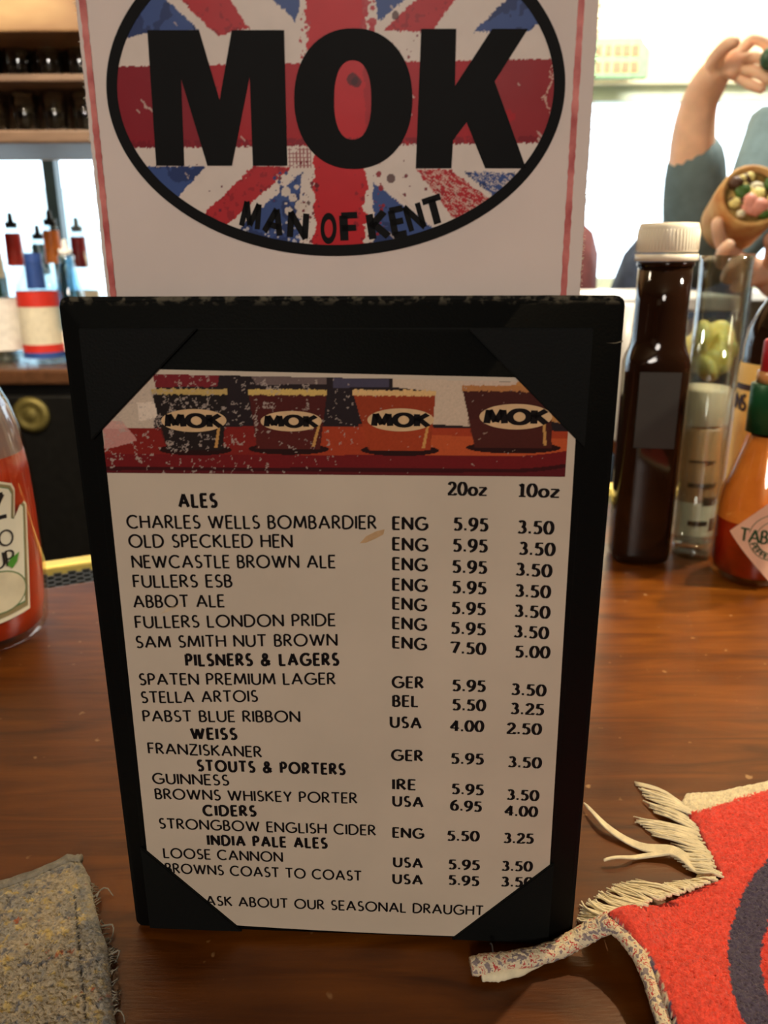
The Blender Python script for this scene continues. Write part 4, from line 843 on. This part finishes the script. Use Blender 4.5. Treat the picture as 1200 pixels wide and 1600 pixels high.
def strip(U, V_):
    x, y = PXGRID(U, V_, NT); y = y-(x-520)*.006; c = np.zeros(U.shape+(3,))
    wob = (vnoise(x, y, .09, 5)-.5)*6; wb2 = (vnoise(x, y, .25, 9)-.5)
    c[:] = lin((38, 28, 30))
    def put(mask, rgb, a=1.0): c[mask] = c[mask]*(1-a)+lin(rgb)*a
    put(inpoly(x+wob*.4, y, [(150, 560), (246, 560), (240, 690), (150, 700)]), (200, 180, 160))
    put(inpoly(x+wob, y+wob*.5, [(238, 560), (345, 580), (340, 606), (242, 606)]), (120, 34, 40))
    put(inpoly(x+wob, y+wob*.5, [(212, 630), (245, 630), (245, 655), (218, 660)]), (225, 205, 185))
    put(inpoly(x, y+wob*.3, [(392, 588), (510, 588), (510, 600), (400, 602)]), (110, 92, 88))
    put(inpoly(x+wob*.3, y, [(614, 585), (740, 585), (735, 665), (676, 662), (668, 610), (614, 604)]), (206, 182, 158))
    put(inpoly(x+wob*.3, y, [(780, 588), (880, 588), (880, 660), (780, 640)]), (190, 132, 74))
    put(inpoly(x+wob*.3, y, [(726, 588), (812, 588), (806, 600), (722, 606)]), (205, 180, 160)); put(inpoly(x, y, [(780, 586), (806, 586), (806, 594), (780, 596)]), (50, 36, 34))
    put(inpoly(x, y, [(520, 590), (608, 592), (608, 604), (520, 606)]), (72, 66, 84))
    # tray
    ty = 672-6*np.sin((x-170)/230)
    put((y > ty) & (y < 745), (128, 34, 28)); put((y > ty) & (y < 712) & (x > 470), (166, 62, 34)); put((y > ty+12) & (y < 714) & (x > 640), (190, 84, 44))
    edge = 711+((x-890)/40).clip(-9, 9)*0-8*np.clip((x-790)/90, 0, 1)**2
    put((y > edge) & (y < edge+22), (112, 26, 28)); put((y > edge+20) & (y < edge+26), (60, 18, 20)); put(y > edge+26, (92, 26, 30))
    put(inpoly(x+wob, y, [(150, 660), (190, 660), (215, 690), (185, 700), (150, 705)]), (205, 150, 140), .8)
    G4 = [(236, 355, 612, 262, 348, 704, (34, 26, 24), (190, 160, 96)), (388, 511, 612, 402, 500, 702, (78, 28, 24), (210, 176, 100)), (551, 681, 612, 578, 672, 703, (150, 58, 30), (222, 180, 120)), (722, 862, 604, 742, 862, 698, (70, 30, 24), (180, 120, 70))]
    for x0, x1, yt, b0, b1, yb, cc, rim in G4:
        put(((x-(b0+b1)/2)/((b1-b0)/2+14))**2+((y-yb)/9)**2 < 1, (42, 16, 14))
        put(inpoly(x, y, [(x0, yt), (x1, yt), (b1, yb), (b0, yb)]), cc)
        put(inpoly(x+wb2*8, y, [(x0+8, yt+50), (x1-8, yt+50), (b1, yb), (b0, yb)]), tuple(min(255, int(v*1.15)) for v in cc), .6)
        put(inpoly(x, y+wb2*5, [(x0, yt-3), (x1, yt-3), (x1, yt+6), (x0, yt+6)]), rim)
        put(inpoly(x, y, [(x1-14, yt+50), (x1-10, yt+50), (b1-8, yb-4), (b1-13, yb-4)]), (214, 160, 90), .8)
    c *= (1+.25*(vnoise(x, y, .5, 3)-.5))[..., None]
    sp1 = vnoise(x, y, .16, 21, 4); dens = np.clip(1.15-(x-240)/330, 0, 1)*.07; put((sp1 > .72-dens+.10*(x > 560)) & (vnoise(x, y, .6, 31) > .45), (178, 160, 148), .75)
    put(vnoise(x*.6+y*.8, y*.3, .35, 41, 3) > .86, (200, 170, 150), .5)
    return c
q2 = [hp(163, 584, NT), hp(887, 598, NT), hp(885, 745, NT), hp(165, 738, NT)]
tl0, tl1 = hp(156, 583, NT), hp(893, 596, NT)
def strip_mask(U, V_):
    x, y = PXGRID(U, V_, NT); return inpoly(x, y, [(152, 582), (893, 597), (884, 745), (166, 739)])
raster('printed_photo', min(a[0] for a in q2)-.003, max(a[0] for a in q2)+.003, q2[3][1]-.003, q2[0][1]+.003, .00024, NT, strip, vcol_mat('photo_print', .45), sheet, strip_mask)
og = mat('oval_print', (214, 176, 130), .55, var=.1, scale=300)
for cx, cy, rx, ry in [(303, 657, 51, 18), (455, 658, 48, 16), (626, 656, 52, 18), (806, 651, 57, 20)]:
    o_ = MB().add([(*hp(cx+rx*math.cos(a), cy+ry*math.sin(a), NT),) for a in np.linspace(0, 2*math.pi, 41)[:-1]], [])
    o_.v = [(u, NT-.00008, v) for u, v in o_.v]; o_.f = [tuple(range(40))[::-1]]; o_.smooth = [False]; ov = o_.build('printed_oval', og, sheet)
    a = hp(cx-rx*.80, cy+ry*.50, NT); b_ = hp(cx+rx*.80, cy+ry*.55, NT); h_ = hp(cx, cy-ry*.52, NT)[1]-hp(cx, cy+ry*.52, NT)[1]
    letter_mesh('MOK', lambda x, y: (a[0]+(b_[0]-a[0])*x, NT-.00014, a[1]+(b_[1]-a[1])*x+h_*y), .36, .26, .26).build('oval_lettering', ink, ov)

# ---------------- beer card with the oval flag
NC = .0055
card = thing('beer_card', 'tall worn card with an oval union flag and large black capitals behind the menu', 'card', (HX, HY, 0), HYAW)
cl = [hp(163, 458, NC), hp(905, 458, NC), hp(936.5, 0, NC), hp(122, 0, NC)]
CL = (cl[0][0]+cl[3][0])/2; CR = (cl[1][0]+cl[2][0])/2
top = hp(530, -170, NC)[1]
m_card = mat('worn_card', (236, 222, 214), .65, spec=.2, var=.06, scale=18, bump=.35, bscale=45, detail=6, transl=.22)
# card body with fluffy worn edges
vs = []; fs = []; nj = 150
for j in range(nj+1):
    v = .08+(top-.08)*j/nj
    for i, uu in enumerate([CL, CL+.0008, CL+(CR-CL)*.33, CL+(CR-CL)*.66, CR-.0008, CR]):
        jit = random.uniform(-.00012, .00012) if i in (0, 5) else 0
        for yy in (NC, NC+.0011): vs.append((uu+jit, yy, v))
for j in range(nj):
    b0 = j*12; b1 = b0+12
    for i in range(5): fs += [(b0+2*i, b0+2*i+2, b1+2*i+2, b1+2*i), (b0+2*i+1, b1+2*i+1, b1+2*i+3, b0+2*i+3)]
    fs += [(b0, b1, b1+1, b0+1), (b0+10, b0+11, b1+11, b1+10)]
MB().add(vs, fs).build('card_stock', m_card, card)
fz_ = MB()
for k in range(420):
    s_ = random.choice((-1, 1, 1)); v = random.uniform(HH, top); u = CR if s_ > 0 else CL; L_ = random.uniform(.0002, .0008)
    fz_.tube([(u-s_*.0002, NC+.0005, v), (u+s_*L_, NC+.0005+random.uniform(-.0004, .0004), v+random.uniform(-.0006, .0003))], .00005, 3)
fz_.build('frayed_fibres', mat('paper_fibre', (230, 222, 200), .8), card)['kind'] = 'stuff'
NL = NC-.0001
ec = [hp(x, y, NL) for x, y in ((167, 150), (883, 140), (528, 400))]
Ecx = (ec[0][0]+ec[1][0])/2; Ea = (ec[1][0]-ec[0][0])/2; ecv = hp(526, 146, NL)[1]; Eb = ecv-ec[2][1]
P2 = lambda pts: [hp(x, y, NL) for x, y in pts]
REDS = [P2([(262, -20), (348, -20), (390, 45), (372, 47), (340, 57)]), P2([(455, 262), (397, 258), (314, 338), (350, 356)]), P2([(650, 265), (702, 265), (776, 318), (716, 350)]), P2([(598, 48), (674, 50), (726, -20), (672, -20)]) ]
BLUES = [P2([(240, -20), (312, 48), (230, 52), (200, 60), (190, 40)]), P2([(225, 260), (322, 260), (272, 314), (220, 300)]), P2([(470, 270), (467, 395), (360, 370)]), P2([(583, 285), (585, 400), (690, 366)]),
 P2([(722, 268), (834, 272), (783, 315)]), P2([(740, 50), (812, -20), (860, 20), (828, 48)]), P2([(405, -20), (463, 34), (470, -20)]), P2([(583, -20), (591, 34), (655, -20)])]
def flag(U, V_):
    n1 = vnoise(U, V_, 900, 1); n2 = vnoise(U, V_, 2600, 2); n3 = vnoise(U, V_, 250, 3); u = U+(n1-.5)*.0010; v = V_+(n2-.5)*.0009
    c = np.zeros(U.shape+(3,)); c[:] = lin((230, 214, 202))
    def put(mask, rgb, a=1.0): c[mask] = c[mask]*(1-a)+lin(rgb)*a
    for p in BLUES: put(inpoly(u, v, p), (62, 84, 140)); put(inpoly(u, v, p) & (n3 < .42), (44, 60, 108))
    for p in REDS: put(inpoly(u, v, p), (188, 44, 50)); put(inpoly(u, v, p) & (n1 < .36), (160, 36, 44))
    yT, yB = hp(400, 100, NL)[1], hp(400, 229, NL)[1]; put((v < yT) & (v > yB), (176, 28, 38))
    xL, xR = hp(482, 60, NL)[0], hp(568, 60, NL)[0]; rag = (vnoise(U, V_, 500, 8)-.5)*.0024; put((u+rag > xL) & (u+rag < xR), (200, 34, 42))
    put((v < yT) & (v > yB) & (U < hp(300, 150, NL)[0]+(n3-.5)*.02), (132, 26, 40), .8); put((v < yT) & (v > yB) & (U > hp(770, 150, NL)[0]+(n3-.5)*.02), (150, 42, 48), .8)
    put((v < yB+.0016) & (v > yB) & (n1 > .4), (120, 16, 34), .7)
    # brush streaks, lower right diagonal
    p = REDS[2]; put(inpoly(u, v, p) & (vnoise(U*.4-V_*.2, V_*1.6+U, 2600, 14, 2) > .56), (222, 196, 180), .75)
    p = BLUES[4]; put(inpoly(u, v, p) & (vnoise(U*.4-V_*.2, V_*1.6+U, 2600, 15, 2) > .58), (222, 206, 195), .8)
    # halftone patch and splatters
    hx0, hy0 = hp(450, 232, NL); hx1, hy1 = hp(486, 262, NL); dot = (np.mod(U, .0009) < .0003) | (np.mod(V_, .0009) < .0003)
    put((U > hx0) & (U < hx1) & (V_ < hy0) & (V_ > hy1) & dot & (n1 > .35), (150, 40, 50), .8)
    r = np.random.default_rng(12)
    def spl(cnt, x0, x1, y0, y1, rmin, rmax, rgb, a=.95):
        for _ in range(cnt):
            su, sv_ = hp(r.uniform(x0, x1), r.uniform(y0, y1), NL); rr = rmin+(rmax-rmin)*r.random()**3; put(np.hypot(U-su, (V_-sv_)) < rr*(1+.5*(n1-.5)), rgb, a)
    spl(60, 425, 480, 270, 378, .00015, .0007, (50, 66, 120)); spl(16, 440, 476, 285, 340, .0003, .0014, (224, 208, 194)); spl(30, 375, 470, 345, 380, .0002, .0006, (200, 196, 200))
    spl(55, 470, 500, 250, 390, .0001, .0006, (120, 20, 38)); spl(55, 555, 600, 250, 395, .0001, .0007, (150, 26, 40)); spl(12, 300, 460, 240, 330, .0001, .0005, (110, 30, 50)); spl(12, 600, 700, 250, 320, .0001, .0005, (120, 30, 45))
    spl(45, 560, 665, 40, 95, .0001, .0004, (140, 40, 50)); spl(25, 468, 484, 20, 100, .0001, .0007, (190, 50, 60)); spl(20, 566, 585, 0, 50, .0003, .0010, (190, 50, 60))
    for x, y, rr in [(611, 279, .0011), (551, 124, .0014), (557, 128, .0012), (618, 24, .0009), (482, 317, .0005), (495, 290, .0006)]:
        su, sv_ = hp(x, y, NL); put(np.hypot(U-su, V_-sv_) < rr, (70, 14, 24), .85)
    c *= (1+.10*(n3-.5))[..., None]
    # creases at the right of the oval
    cxu = hp(862, 170, NL)[0]; cv0, cv1 = hp(862, 95, NL)[1], hp(862, 235, NL)[1]
    cre = np.abs(U-cxu-.0012*np.sin((V_-cv1)*330)-(n3-.5)*.004); put((cre < .00035) & (V_ < cv0) & (V_ > cv1) & (n2 > .42), (226, 190, 170), .7)
    put(vnoise(U*.7+V_*.7, V_*.2-U*.2, 620, 51, 3) > .83, (225, 205, 190), .6)
    return c
raster('flag_print', Ecx-Ea, Ecx+Ea, ecv-Eb, hp(526, -12, NL)[1], .00023, NL, flag, vcol_mat('card_print', .38, transl=.12, bump=.12, bscale=60), card, lambda U, V_: ((U-Ecx)/(Ea*.985))**2+((V_-ecv)/(Eb*.975))**2 < 1)
kblack = mat('black_print', (14, 13, 13), .6, spec=.12, var=.2, scale=40, bump=.15, bscale=60)
NLL = NL-.0001
rg = MB(); th = .0027; n_ = 160
for i in range(n_):
    a, b_ = 2*math.pi*i/n_, 2*math.pi*(i+1)/n_
    rg.add([(Ecx+(Ea-k)*math.cos(q_), NLL, ecv+(Eb-k)*math.sin(q_)) for q_, k in ((a, 0), (b_, 0), (b_, th), (a, th))], [(0, 1, 2, 3)])
rg.build('oval_border', kblack, card)
def flat(pts, name, m, yy=NLL):
    bm = bmesh.new(); vs = [bm.verts.new((hp(x, y, yy)[0], yy, hp(x, y, yy)[1])) for x, y in pts]; f = bm.faces.new(vs); f.normal_update(); bmesh.ops.triangulate(bm, faces=[f]); bm.verts.index_update()
    o = MB(); o.add([v.co.copy() for v in bm.verts], [[v.index for v in g.verts] for g in bm.faces]); bm.free(); return o.build(name, m, card)
flat([(230, 47), (311, 47), (343, 156), (362, 47), (444, 47), (449, 259), (395, 259), (390, 120), (362.5, 259), (324, 259), (283, 124), (288, 259), (244, 259)], 'letter_m', kblack)
oo = MB(); n_ = 64
for i in range(n_):
    a, b_ = 2*math.pi*i/n_, 2*math.pi*(i+1)/n_
    def se(q_, rx, ry, e): c, s = math.cos(q_), math.sin(q_); return (abs(c)**e*(1 if c > 0 else -1)*rx, abs(s)**e*(1 if s > 0 else -1)*ry)
    P_ = [(552+se(a, 92.5, 110, .92)[0], 154+se(a, 92.5, 110, .92)[1]), (552+se(b_, 92.5, 110, .92)[0], 154+se(b_, 92.5, 110, .92)[1]), (551+se(b_, 29, 62, .85)[0], 156+se(b_, 29, 62, .85)[1]), (551+se(a, 29, 62, .85)[0], 156+se(a, 29, 62, .85)[1])]
    oo.add([(hp(x, y, NLL)[0], NLL, hp(x, y, NLL)[1]) for x, y in P_], [(0, 1, 2, 3)])
oo.build('letter_o', kblack, card)
flat([(658, 45), (713, 45), (711, 134), (769, 45), (825, 45), (773, 127), (822, 263), (758, 263), (729, 191), (708, 219), (705.5, 263), (649.5, 263)], 'letter_k', kblack)
mk = MB()
for ch, x0, y0, x1, y1 in [('M', 374, 352, 405, 359), ('A', 410, 361, 440, 369), ('N', 450, 370, 479, 373), ('O', 501, 376, 525, 377), ('F', 536, 376, 559, 375), ('K', 580, 374, 608, 369), ('E', 616, 368, 635, 364), ('N', 641, 362, 665, 354), ('T', 670, 354, 698, 345)]:
    a = Vector(hp(x0, y0, NLL)); b_ = Vector(hp(x1, y1, NLL)); d = b_-a; nn = Vector((-d.y, d.x)).normalized()*.0060
    letter_mesh(ch, lambda x, y: (a.x+d.x*(.1+.8*x)+nn.x*y, NLL, a.y+d.y*(.1+.8*x)+nn.y*y), .30, .25, .2, mk)
mk.build('small_lettering', kblack, card)
rl = mat('red_border_print', (196, 66, 66), .5, var=.3, rgb2=(222, 130, 120), scale=160)
for xa, xb in ((133, 173), (913.5, 876)):
    a = hp(xa, 0, NLL); b_ = hp(xb, 462, NLL); um = (a[0]+b_[0])/2; s_ = MB(); nseg = 90; pv = None
    for i in range(nseg+1):
        v = .19+(top-.19)*i/nseg; wl_ = .00078+random.uniform(-.00012, .00012)
        cur = [(um-wl_, NLL, v), (um+wl_, NLL, v)]
        if pv: s_.add(pv+cur[::-1], [(0, 1, 2, 3)])
        pv = cur
    s_.build('red_border_line', rl, card)

# ================================================================== TOWELS
def towel(name, polypx, colorf, thick, lift, label, cat, m, step=.00055, pile=.0006, zbase=.0006):
    W_ = [gnd(*p) for p in polypx]; poly = [(p.x, p.y) for p in W_]
    xs = [p[0] for p in poly]; ys = [p[1] for p in poly]; nx_ = int((max(xs)-min(xs))/step)+2; ny_ = int((max(ys)-min(ys))/step)+2
    X, Y = np.meshgrid(min(xs)+step*np.arange(nx_), min(ys)+step*np.arange(ny_))
    ins = inpoly(X+(vnoise(X, Y, 700, 3)-.5)*.0012, Y, poly); d = polydist(X, Y, poly); k = np.clip(d/.0035, 0, 1)
    ft = np.sqrt(1-(1-k)**2)
    lf_ = lift(X, Y)
    Z = zbase+lf_+thick*ft*(.85+.3*vnoise(X, Y, 60, 7)) + pile*(rng.random(X.shape)-.5)*2*k+pile*1.2*(vnoise(X, Y, 500, 17)-.5)
    Z = np.maximum(Z, zbase+lf_+.0001)
    # perspective pixels for the woven colours
    ZZ = Z-EYE.z; f = X*FWD.x+Y*FWD.y+ZZ*FWD.z; px = 600+F*(X*RGT.x+Y*RGT.y+ZZ*RGT.z)/f; py = 800-F*(X*UPV.x+Y*UPV.y+ZZ*UPV.z)/f
    c = colorf(px, py, X, Y, d)
    ok = ins[:-1, :-1] & ins[1:, :-1] & ins[:-1, 1:] & ins[1:, 1:]
    base = (np.arange(ny_-1)[:, None]*nx_+np.arange(nx_-1)[None, :])[ok]
    topf = np.stack([base, base+1, base+nx_+1, base+nx_], -1); N = nx_*ny_
    botf = topf[:, ::-1]+N
    # side skirt
    edges = {}
    for q_ in topf:
        for a, b_ in ((q_[0], q_[1]), (q_[1], q_[2]), (q_[2], q_[3]), (q_[3], q_[0])):
            if (b_, a) in edges: del edges[(b_, a)]
            else: edges[(a, b_)] = 1
    sk = np.array([(b_, a, a+N, b_+N) for a, b_ in edges])
    T_ = np.stack([X, Y, Z], -1).reshape(-1, 3); B_ = np.stack([X, Y, zbase+lf_*.98], -1).reshape(-1, 3)
    allf = np.concatenate([topf, botf, sk]); pts = np.concatenate([T_, B_]); cc = np.concatenate([c.reshape(-1, 3)]*2)
    used = np.unique(allf); remap = np.full(len(pts), -1); remap[used] = np.arange(len(used))
    t = thing(name, label, cat, (0, 0, 0)); grid_mesh('terry_cloth', pts[used], remap[allf], cc[used], m, t, True); return t
m_ter = vcol_mat('terry', .95, bump=.5, bscale=1400, spec=.1, sheen=.3)
fold = gnd(960, 1445, .012); f2 = gnd(1025, 1550, .010)
def lift_r(X, Y):
    a = .013*np.exp(-(((X-fold.x)**2+(Y-fold.y)**2)/(.018**2))); b_ = .010*np.exp(-(((X-f2.x)**2+(Y-f2.y)**2)/(.026**2))); return np.maximum(a, b_)+.003*np.exp(-(((X-.16)**2+(Y-.18)**2)/.0008))
def col_r(px, py, X, Y, d):
    n1 = vnoise(X, Y, 900, 5); n2 = vnoise(X, Y, 250, 6); c = np.zeros(X.shape+(3,)); c[:] = lin((226, 74, 58)); jx = px+(n1-.5)*9; jy = py+(n1-.5)*9
    o1 = ((jx-1290)/152)**2+((jy-1495)/188)**2 < 1; o2 = ((jx-1290)/100)**2+((jy-1498)/128)**2 < 1
    c[o1] = lin((74, 66, 88)); c[o2] = lin((214, 62, 50))
    topy = 1262-(px-1060)*.285; hem = jy < topy+14-(px-1060)*.02; c[hem] = lin((236, 222, 186))
    lefthem = (polydist(jx, jy, [(945, 1438), (1000, 1490), (1032, 1560), (1056, 1640), (1032.1, 1560.1), (1000.1, 1490.1)]) < 13)
    c[lefthem] = np.where((n1[lefthem] > .52)[:, None], lin((226, 208, 176)), np.where((n2[lefthem] > .5)[:, None], lin((190, 70, 66)), lin((96, 84, 110))))
    c *= (1+.5*(n1-.5)+.25*(rng.random(X.shape)-.5))[..., None]; return c
RTW = towel('bar_towel', [(1062, 1262), (1088, 1300), (1104, 1336), (1128, 1368, .003), (1070, 1390, .004), (1000, 1412, .008), (946, 1436, .012), (975, 1460, .012), (1000, 1490, .011), (1020, 1530, .010), (1034, 1570, .009), (1052, 1620, .006), (1070, 1700), (1130, 1950), (1620, 1950), (1620, 1082), (1420, 1150), (1300, 1192), (1200, 1226), (1120, 1243), (1070, 1246)],
            col_r, .0032, lift_r, 'red terry bar towel with a navy oval and cream fringed edges', 'towel', m_ter)
cream = mat('cream_thread', (236, 224, 190), .9, var=.12, scale=300)
fr = MB(); bun = MB()
def strand(mb, P0, P1, r=.00045, bow=None, zt=.004):
    a, b_ = gnd(P0[0], P0[1], zt), gnd(*P1); pts = []; k = bow if bow is not None else random.uniform(-.0016, .0016)
    for i in range(7):
        t = i/6; p = a.lerp(b_, t); nrm = Vector((-(b_-a).y, (b_-a).x, 0)).normalized(); p = p+nrm*k*math.sin(math.pi*t)+Vector((random.uniform(-.0002, .0002), random.uniform(-.0002, .0002), 0))
        p.z = (zt-.0015)*(1-t)**1.5+.0007+.0012*math.sin(math.pi*t); pts.append(p)
    mb.tube(pts, [r*(1.25-.6*i/6) for i in range(7)], 5)
R_ = random.uniform
for (b0, b1, t0, t1, cnt, zt_) in [((1062, 1250), (1078, 1268), (986, 1226), (1010, 1252), 26, .004), ((1068, 1268), (1090, 1300), (1002, 1252), (1022, 1272), 20, .004), ((1080, 1290), (1100, 1325), (982, 1277), (1020, 1308), 28, .004), ((1095, 1318), (1112, 1345), (1040, 1312), (1062, 1335), 16, .004),
                              ((1104, 1336), (1128, 1368), (1040, 1336), (1085, 1372), 26, .005), ((1125, 1368), (1060, 1392), (1075, 1378), (1020, 1385), 30, .006), ((1065, 1390), (1000, 1410), (985, 1378), (940, 1392), 34, .009), ((1010, 1408), (950, 1434), (940, 1395), (900, 1418), 36, .013), ((975, 1420), (945, 1438), (905, 1425), (900, 1444), 22, .014)]:
    for i in range(cnt):
        t = random.random(); s_ = (b0[0]+(b1[0]-b0[0])*t+R_(-2, 8), b0[1]+(b1[1]-b0[1])*t+R_(-2, 2)); t2 = min(1, max(0, t+R_(-.2, .2))); e_ = (t0[0]+(t1[0]-t0[0])*t2+R_(0, 14), t0[1]+(t1[1]-t0[1])*t2+R_(-3, 3)); strand(fr, s_, e_, R_(.00032, .0005), None, zt_)
fr.build('fringe', cream, RTW)['kind'] = 'stuff'
ls = MB()
def pathline(mb, pts, r0, r1, z=.003, seg=6):
    P_ = [gnd(*p) for p in pts]; out = []
    for i in range(len(P_)-1):
        for k in range(5):
            t = k/5; m0 = P_[max(i-1, 0)]; m1, m2 = P_[i], P_[i+1]; m3 = P_[min(i+2, len(P_)-1)]
            p = .5*((2*m1)+(m2-m0)*t+(2*m0-5*m1+4*m2-m3)*t*t+(3*m1-m0-3*m2+m3)*t**3); out.append(p)
    out.append(P_[-1]); n = len(out)
    for i, p in enumerate(out): p.z = z+.001*math.sin(i*.5)
    mb.tube(out, [r0+(r1-r0)*i/(n-1) for i in range(n)], seg); return out
for k in range(6): pathline(ls, [(912+k*1.0, 1262+k*1.5), (946, 1296+k*1.5), (1000, 1322+k*1.8), (1050, 1334+k*2.4), (1085, 1352+k*3), (1112, 1362+k*2)], .00035, .0006, .0022)
for k in range(3): pathline(ls, [(943, 1351+k), (975, 1348+k), (1005, 1340+k*2), (1050, 1340+k*2)], .00035, .0006, .0022)
ls.build('loose_strand', cream, RTW)
# rolled hem and tail
def mottled():
    M = bpy.data.materials.new('mottled_hem'); M.use_nodes = True; n = M.node_tree.nodes; L = M.node_tree.links; b = n['Principled BSDF']; tc = n.new('ShaderNodeTexCoord')
    no = n.new('ShaderNodeTexNoise'); no.inputs['Scale'].default_value = 520; no.inputs['Detail'].default_value = 2; L.new(tc.outputs['Object'], no.inputs['Vector'])
    r = n.new('ShaderNodeValToRGB'); r.color_ramp.interpolation = 'CONSTANT'; e = r.color_ramp.elements; e[0].color = (*srgb((146, 132, 132)), 1); e[1].position = .42; e[1].color = (*srgb((226, 210, 178)), 1)
    x = e.new(.57); x.color = (*srgb((196, 74, 70)), 1); x = e.new(.62); x.color = (*srgb((222, 204, 172)), 1)
    L.new(no.outputs[0], r.inputs[0]); L.new(r.outputs[0], b.inputs['Base Color']); b.inputs['Roughness'].default_value = .95
    n2 = n.new('ShaderNodeTexNoise'); n2.inputs['Scale'].default_value = 900; L.new(tc.outputs['Object'], n2.inputs['Vector']); bp = n.new('ShaderNodeBump'); bp.inputs['Distance'].default_value = .001; bp.inputs['Strength'].default_value = .7; L.new(n2.outputs[0], bp.inputs['Height']); L.new(bp.outputs[0], b.inputs['Normal'])
    return M
m_mot = mottled()
def hemtube(pts, zs_, rs, name, flat_=.6, mm=None):
    P_ = []; n = len(pts)
    for i in range(n-1):
        for k in range(8):
            t = k/8; p = gnd(*pts[i], zs_[i]).lerp(gnd(*pts[i+1], zs_[i+1]), t); P_.append((p, rs[i]*(1-t)+rs[i+1]*t))
    p = gnd(*pts[-1], zs_[-1]); P_.append((p, rs[-1]))
    mb = MB(); mb.tube([a for a, _ in P_], [r*(1+random.uniform(-.06, .06)) for _, r in P_], 14, flat_)
    return mb.build(name, mm or m_mot, RTW)
hemtube([(950, 1442), (975, 1462), (998, 1492), (1016, 1532), (1029, 1572), (1046, 1625), (1064, 1700)], [.0125, .0120, .0110, .0100, .0090, .0075, .005], [.0024]*7, 'rolled_hem', .8)
hemtube([(955, 1440), (928, 1452), (900, 1468), (870, 1484), (830, 1496), (790, 1503), (752, 1508), (736, 1510)], [.0125, .0095, .0065, .005, .0045, .0042, .004, .004], [.0036, .0036, .0034, .0032, .0032, .0034, .0036, .003], 'twisted_tail', .75)
hemtube([(845, 1500), (810, 1514), (775, 1521), (752, 1523)], [.0030, .0028, .0028, .0028], [.0018, .0024, .0028, .0022], 'folded_tail_end', .7, cream)
sm_ = MB(); pathline(sm_, [(765, 1500), (768, 1507), (770, 1514)], .0003, .0003, .0066); sm_.build('stitching', mat('dark_thread', (50, 44, 40), .9), RTW)
# grey towel
def col_g(px, py, X, Y, d):
    n1 = vnoise(X, Y, 800, 25); n2 = vnoise(X, Y, 120, 26); n3 = vnoise(X, Y, 500, 27); c = np.zeros(X.shape+(3,)); c[:] = lin((176, 162, 136))
    c[n2 > .58] = lin((160, 152, 136)); c[(n3 > .68)] = lin((196, 172, 112)); c[(n3 < .30)] = lin((118, 116, 116)); c[(vnoise(X, Y, 300, 30) > .82)] = lin((170, 96, 60))
    edge = d < .0045; c[edge] = c[edge]*.5+lin((128, 130, 128))*.5
    seam = np.abs(px-(125+(py-1490)*.09)) < 1.6; c[seam & (py > 1400) & (np.mod(py, 16) < 12)] = lin((34, 28, 24))
    c *= (1+.7*(n1-.5)+.35*(rng.random(X.shape)-.5))[..., None]; return c
gc = gnd(60, 1500)
GT = towel('bar_towel', [(-60, 1418), (0, 1400), (60, 1378), (108, 1355), (130, 1354), (142, 1378), (150, 1420), (160, 1460), (172, 1490), (176, 1530), (180, 1580), (190, 1640), (200, 1700), (-60, 1700)], col_g, .0034,
           lambda X, Y: .0015*np.exp(-(((X-gc.x)**2+(Y-gc.y)**2)/.0006)), 'grey-beige worn terry bar towel with a stitched hem, bottom left', 'towel', m_ter)
gh = MB(); gm = mat('grey_hem', (142, 136, 122), .95, var=.3, scale=300, bump=.8, bscale=900)
def gtube(pts, z, r):
    P_ = [gnd(*p) for p in pts]; out = []
    for i in range(len(P_)-1):
        for k in range(6): out.append(P_[i].lerp(P_[i+1], k/6)+Vector((0, 0, z+random.uniform(-.0003, .0003))))
    out.append(P_[-1]+Vector((0, 0, z))); gh.tube(out, [r*(1+random.uniform(-.12, .12)) for _ in out], 10, .7)
gtube([(-60, 1417), (0, 1397), (60, 1376), (108, 1354), (128, 1353)], .0032, .0021)
gh.build('rolled_hem', gm, GT)
fz2 = MB()
for k in range(70):
    t = random.random(); e_ = [(142, 1378), (150, 1420), (160, 1460), (172, 1490), (176, 1530), (180, 1580)]; i = int(t*5); f_ = t*5-i; x = e_[i][0]+(e_[i+1][0]-e_[i][0])*f_; y = e_[i][1]+(e_[i+1][1]-e_[i][1])*f_
    strand(fz2, (x-4, y), (x+R_(3, 12), y+R_(-6, 8)), .00018, zt=.003)
for P0, P1 in [((150, 1398), (178, 1402)), ((155, 1446), (174, 1470)), ((170, 1490), (180, 1508)), ((172, 1592), (196, 1600))]: strand(fz2, P0, P1, .0003, .003, .003)
fz2.build('loose_threads', gm, GT)['kind'] = 'stuff'
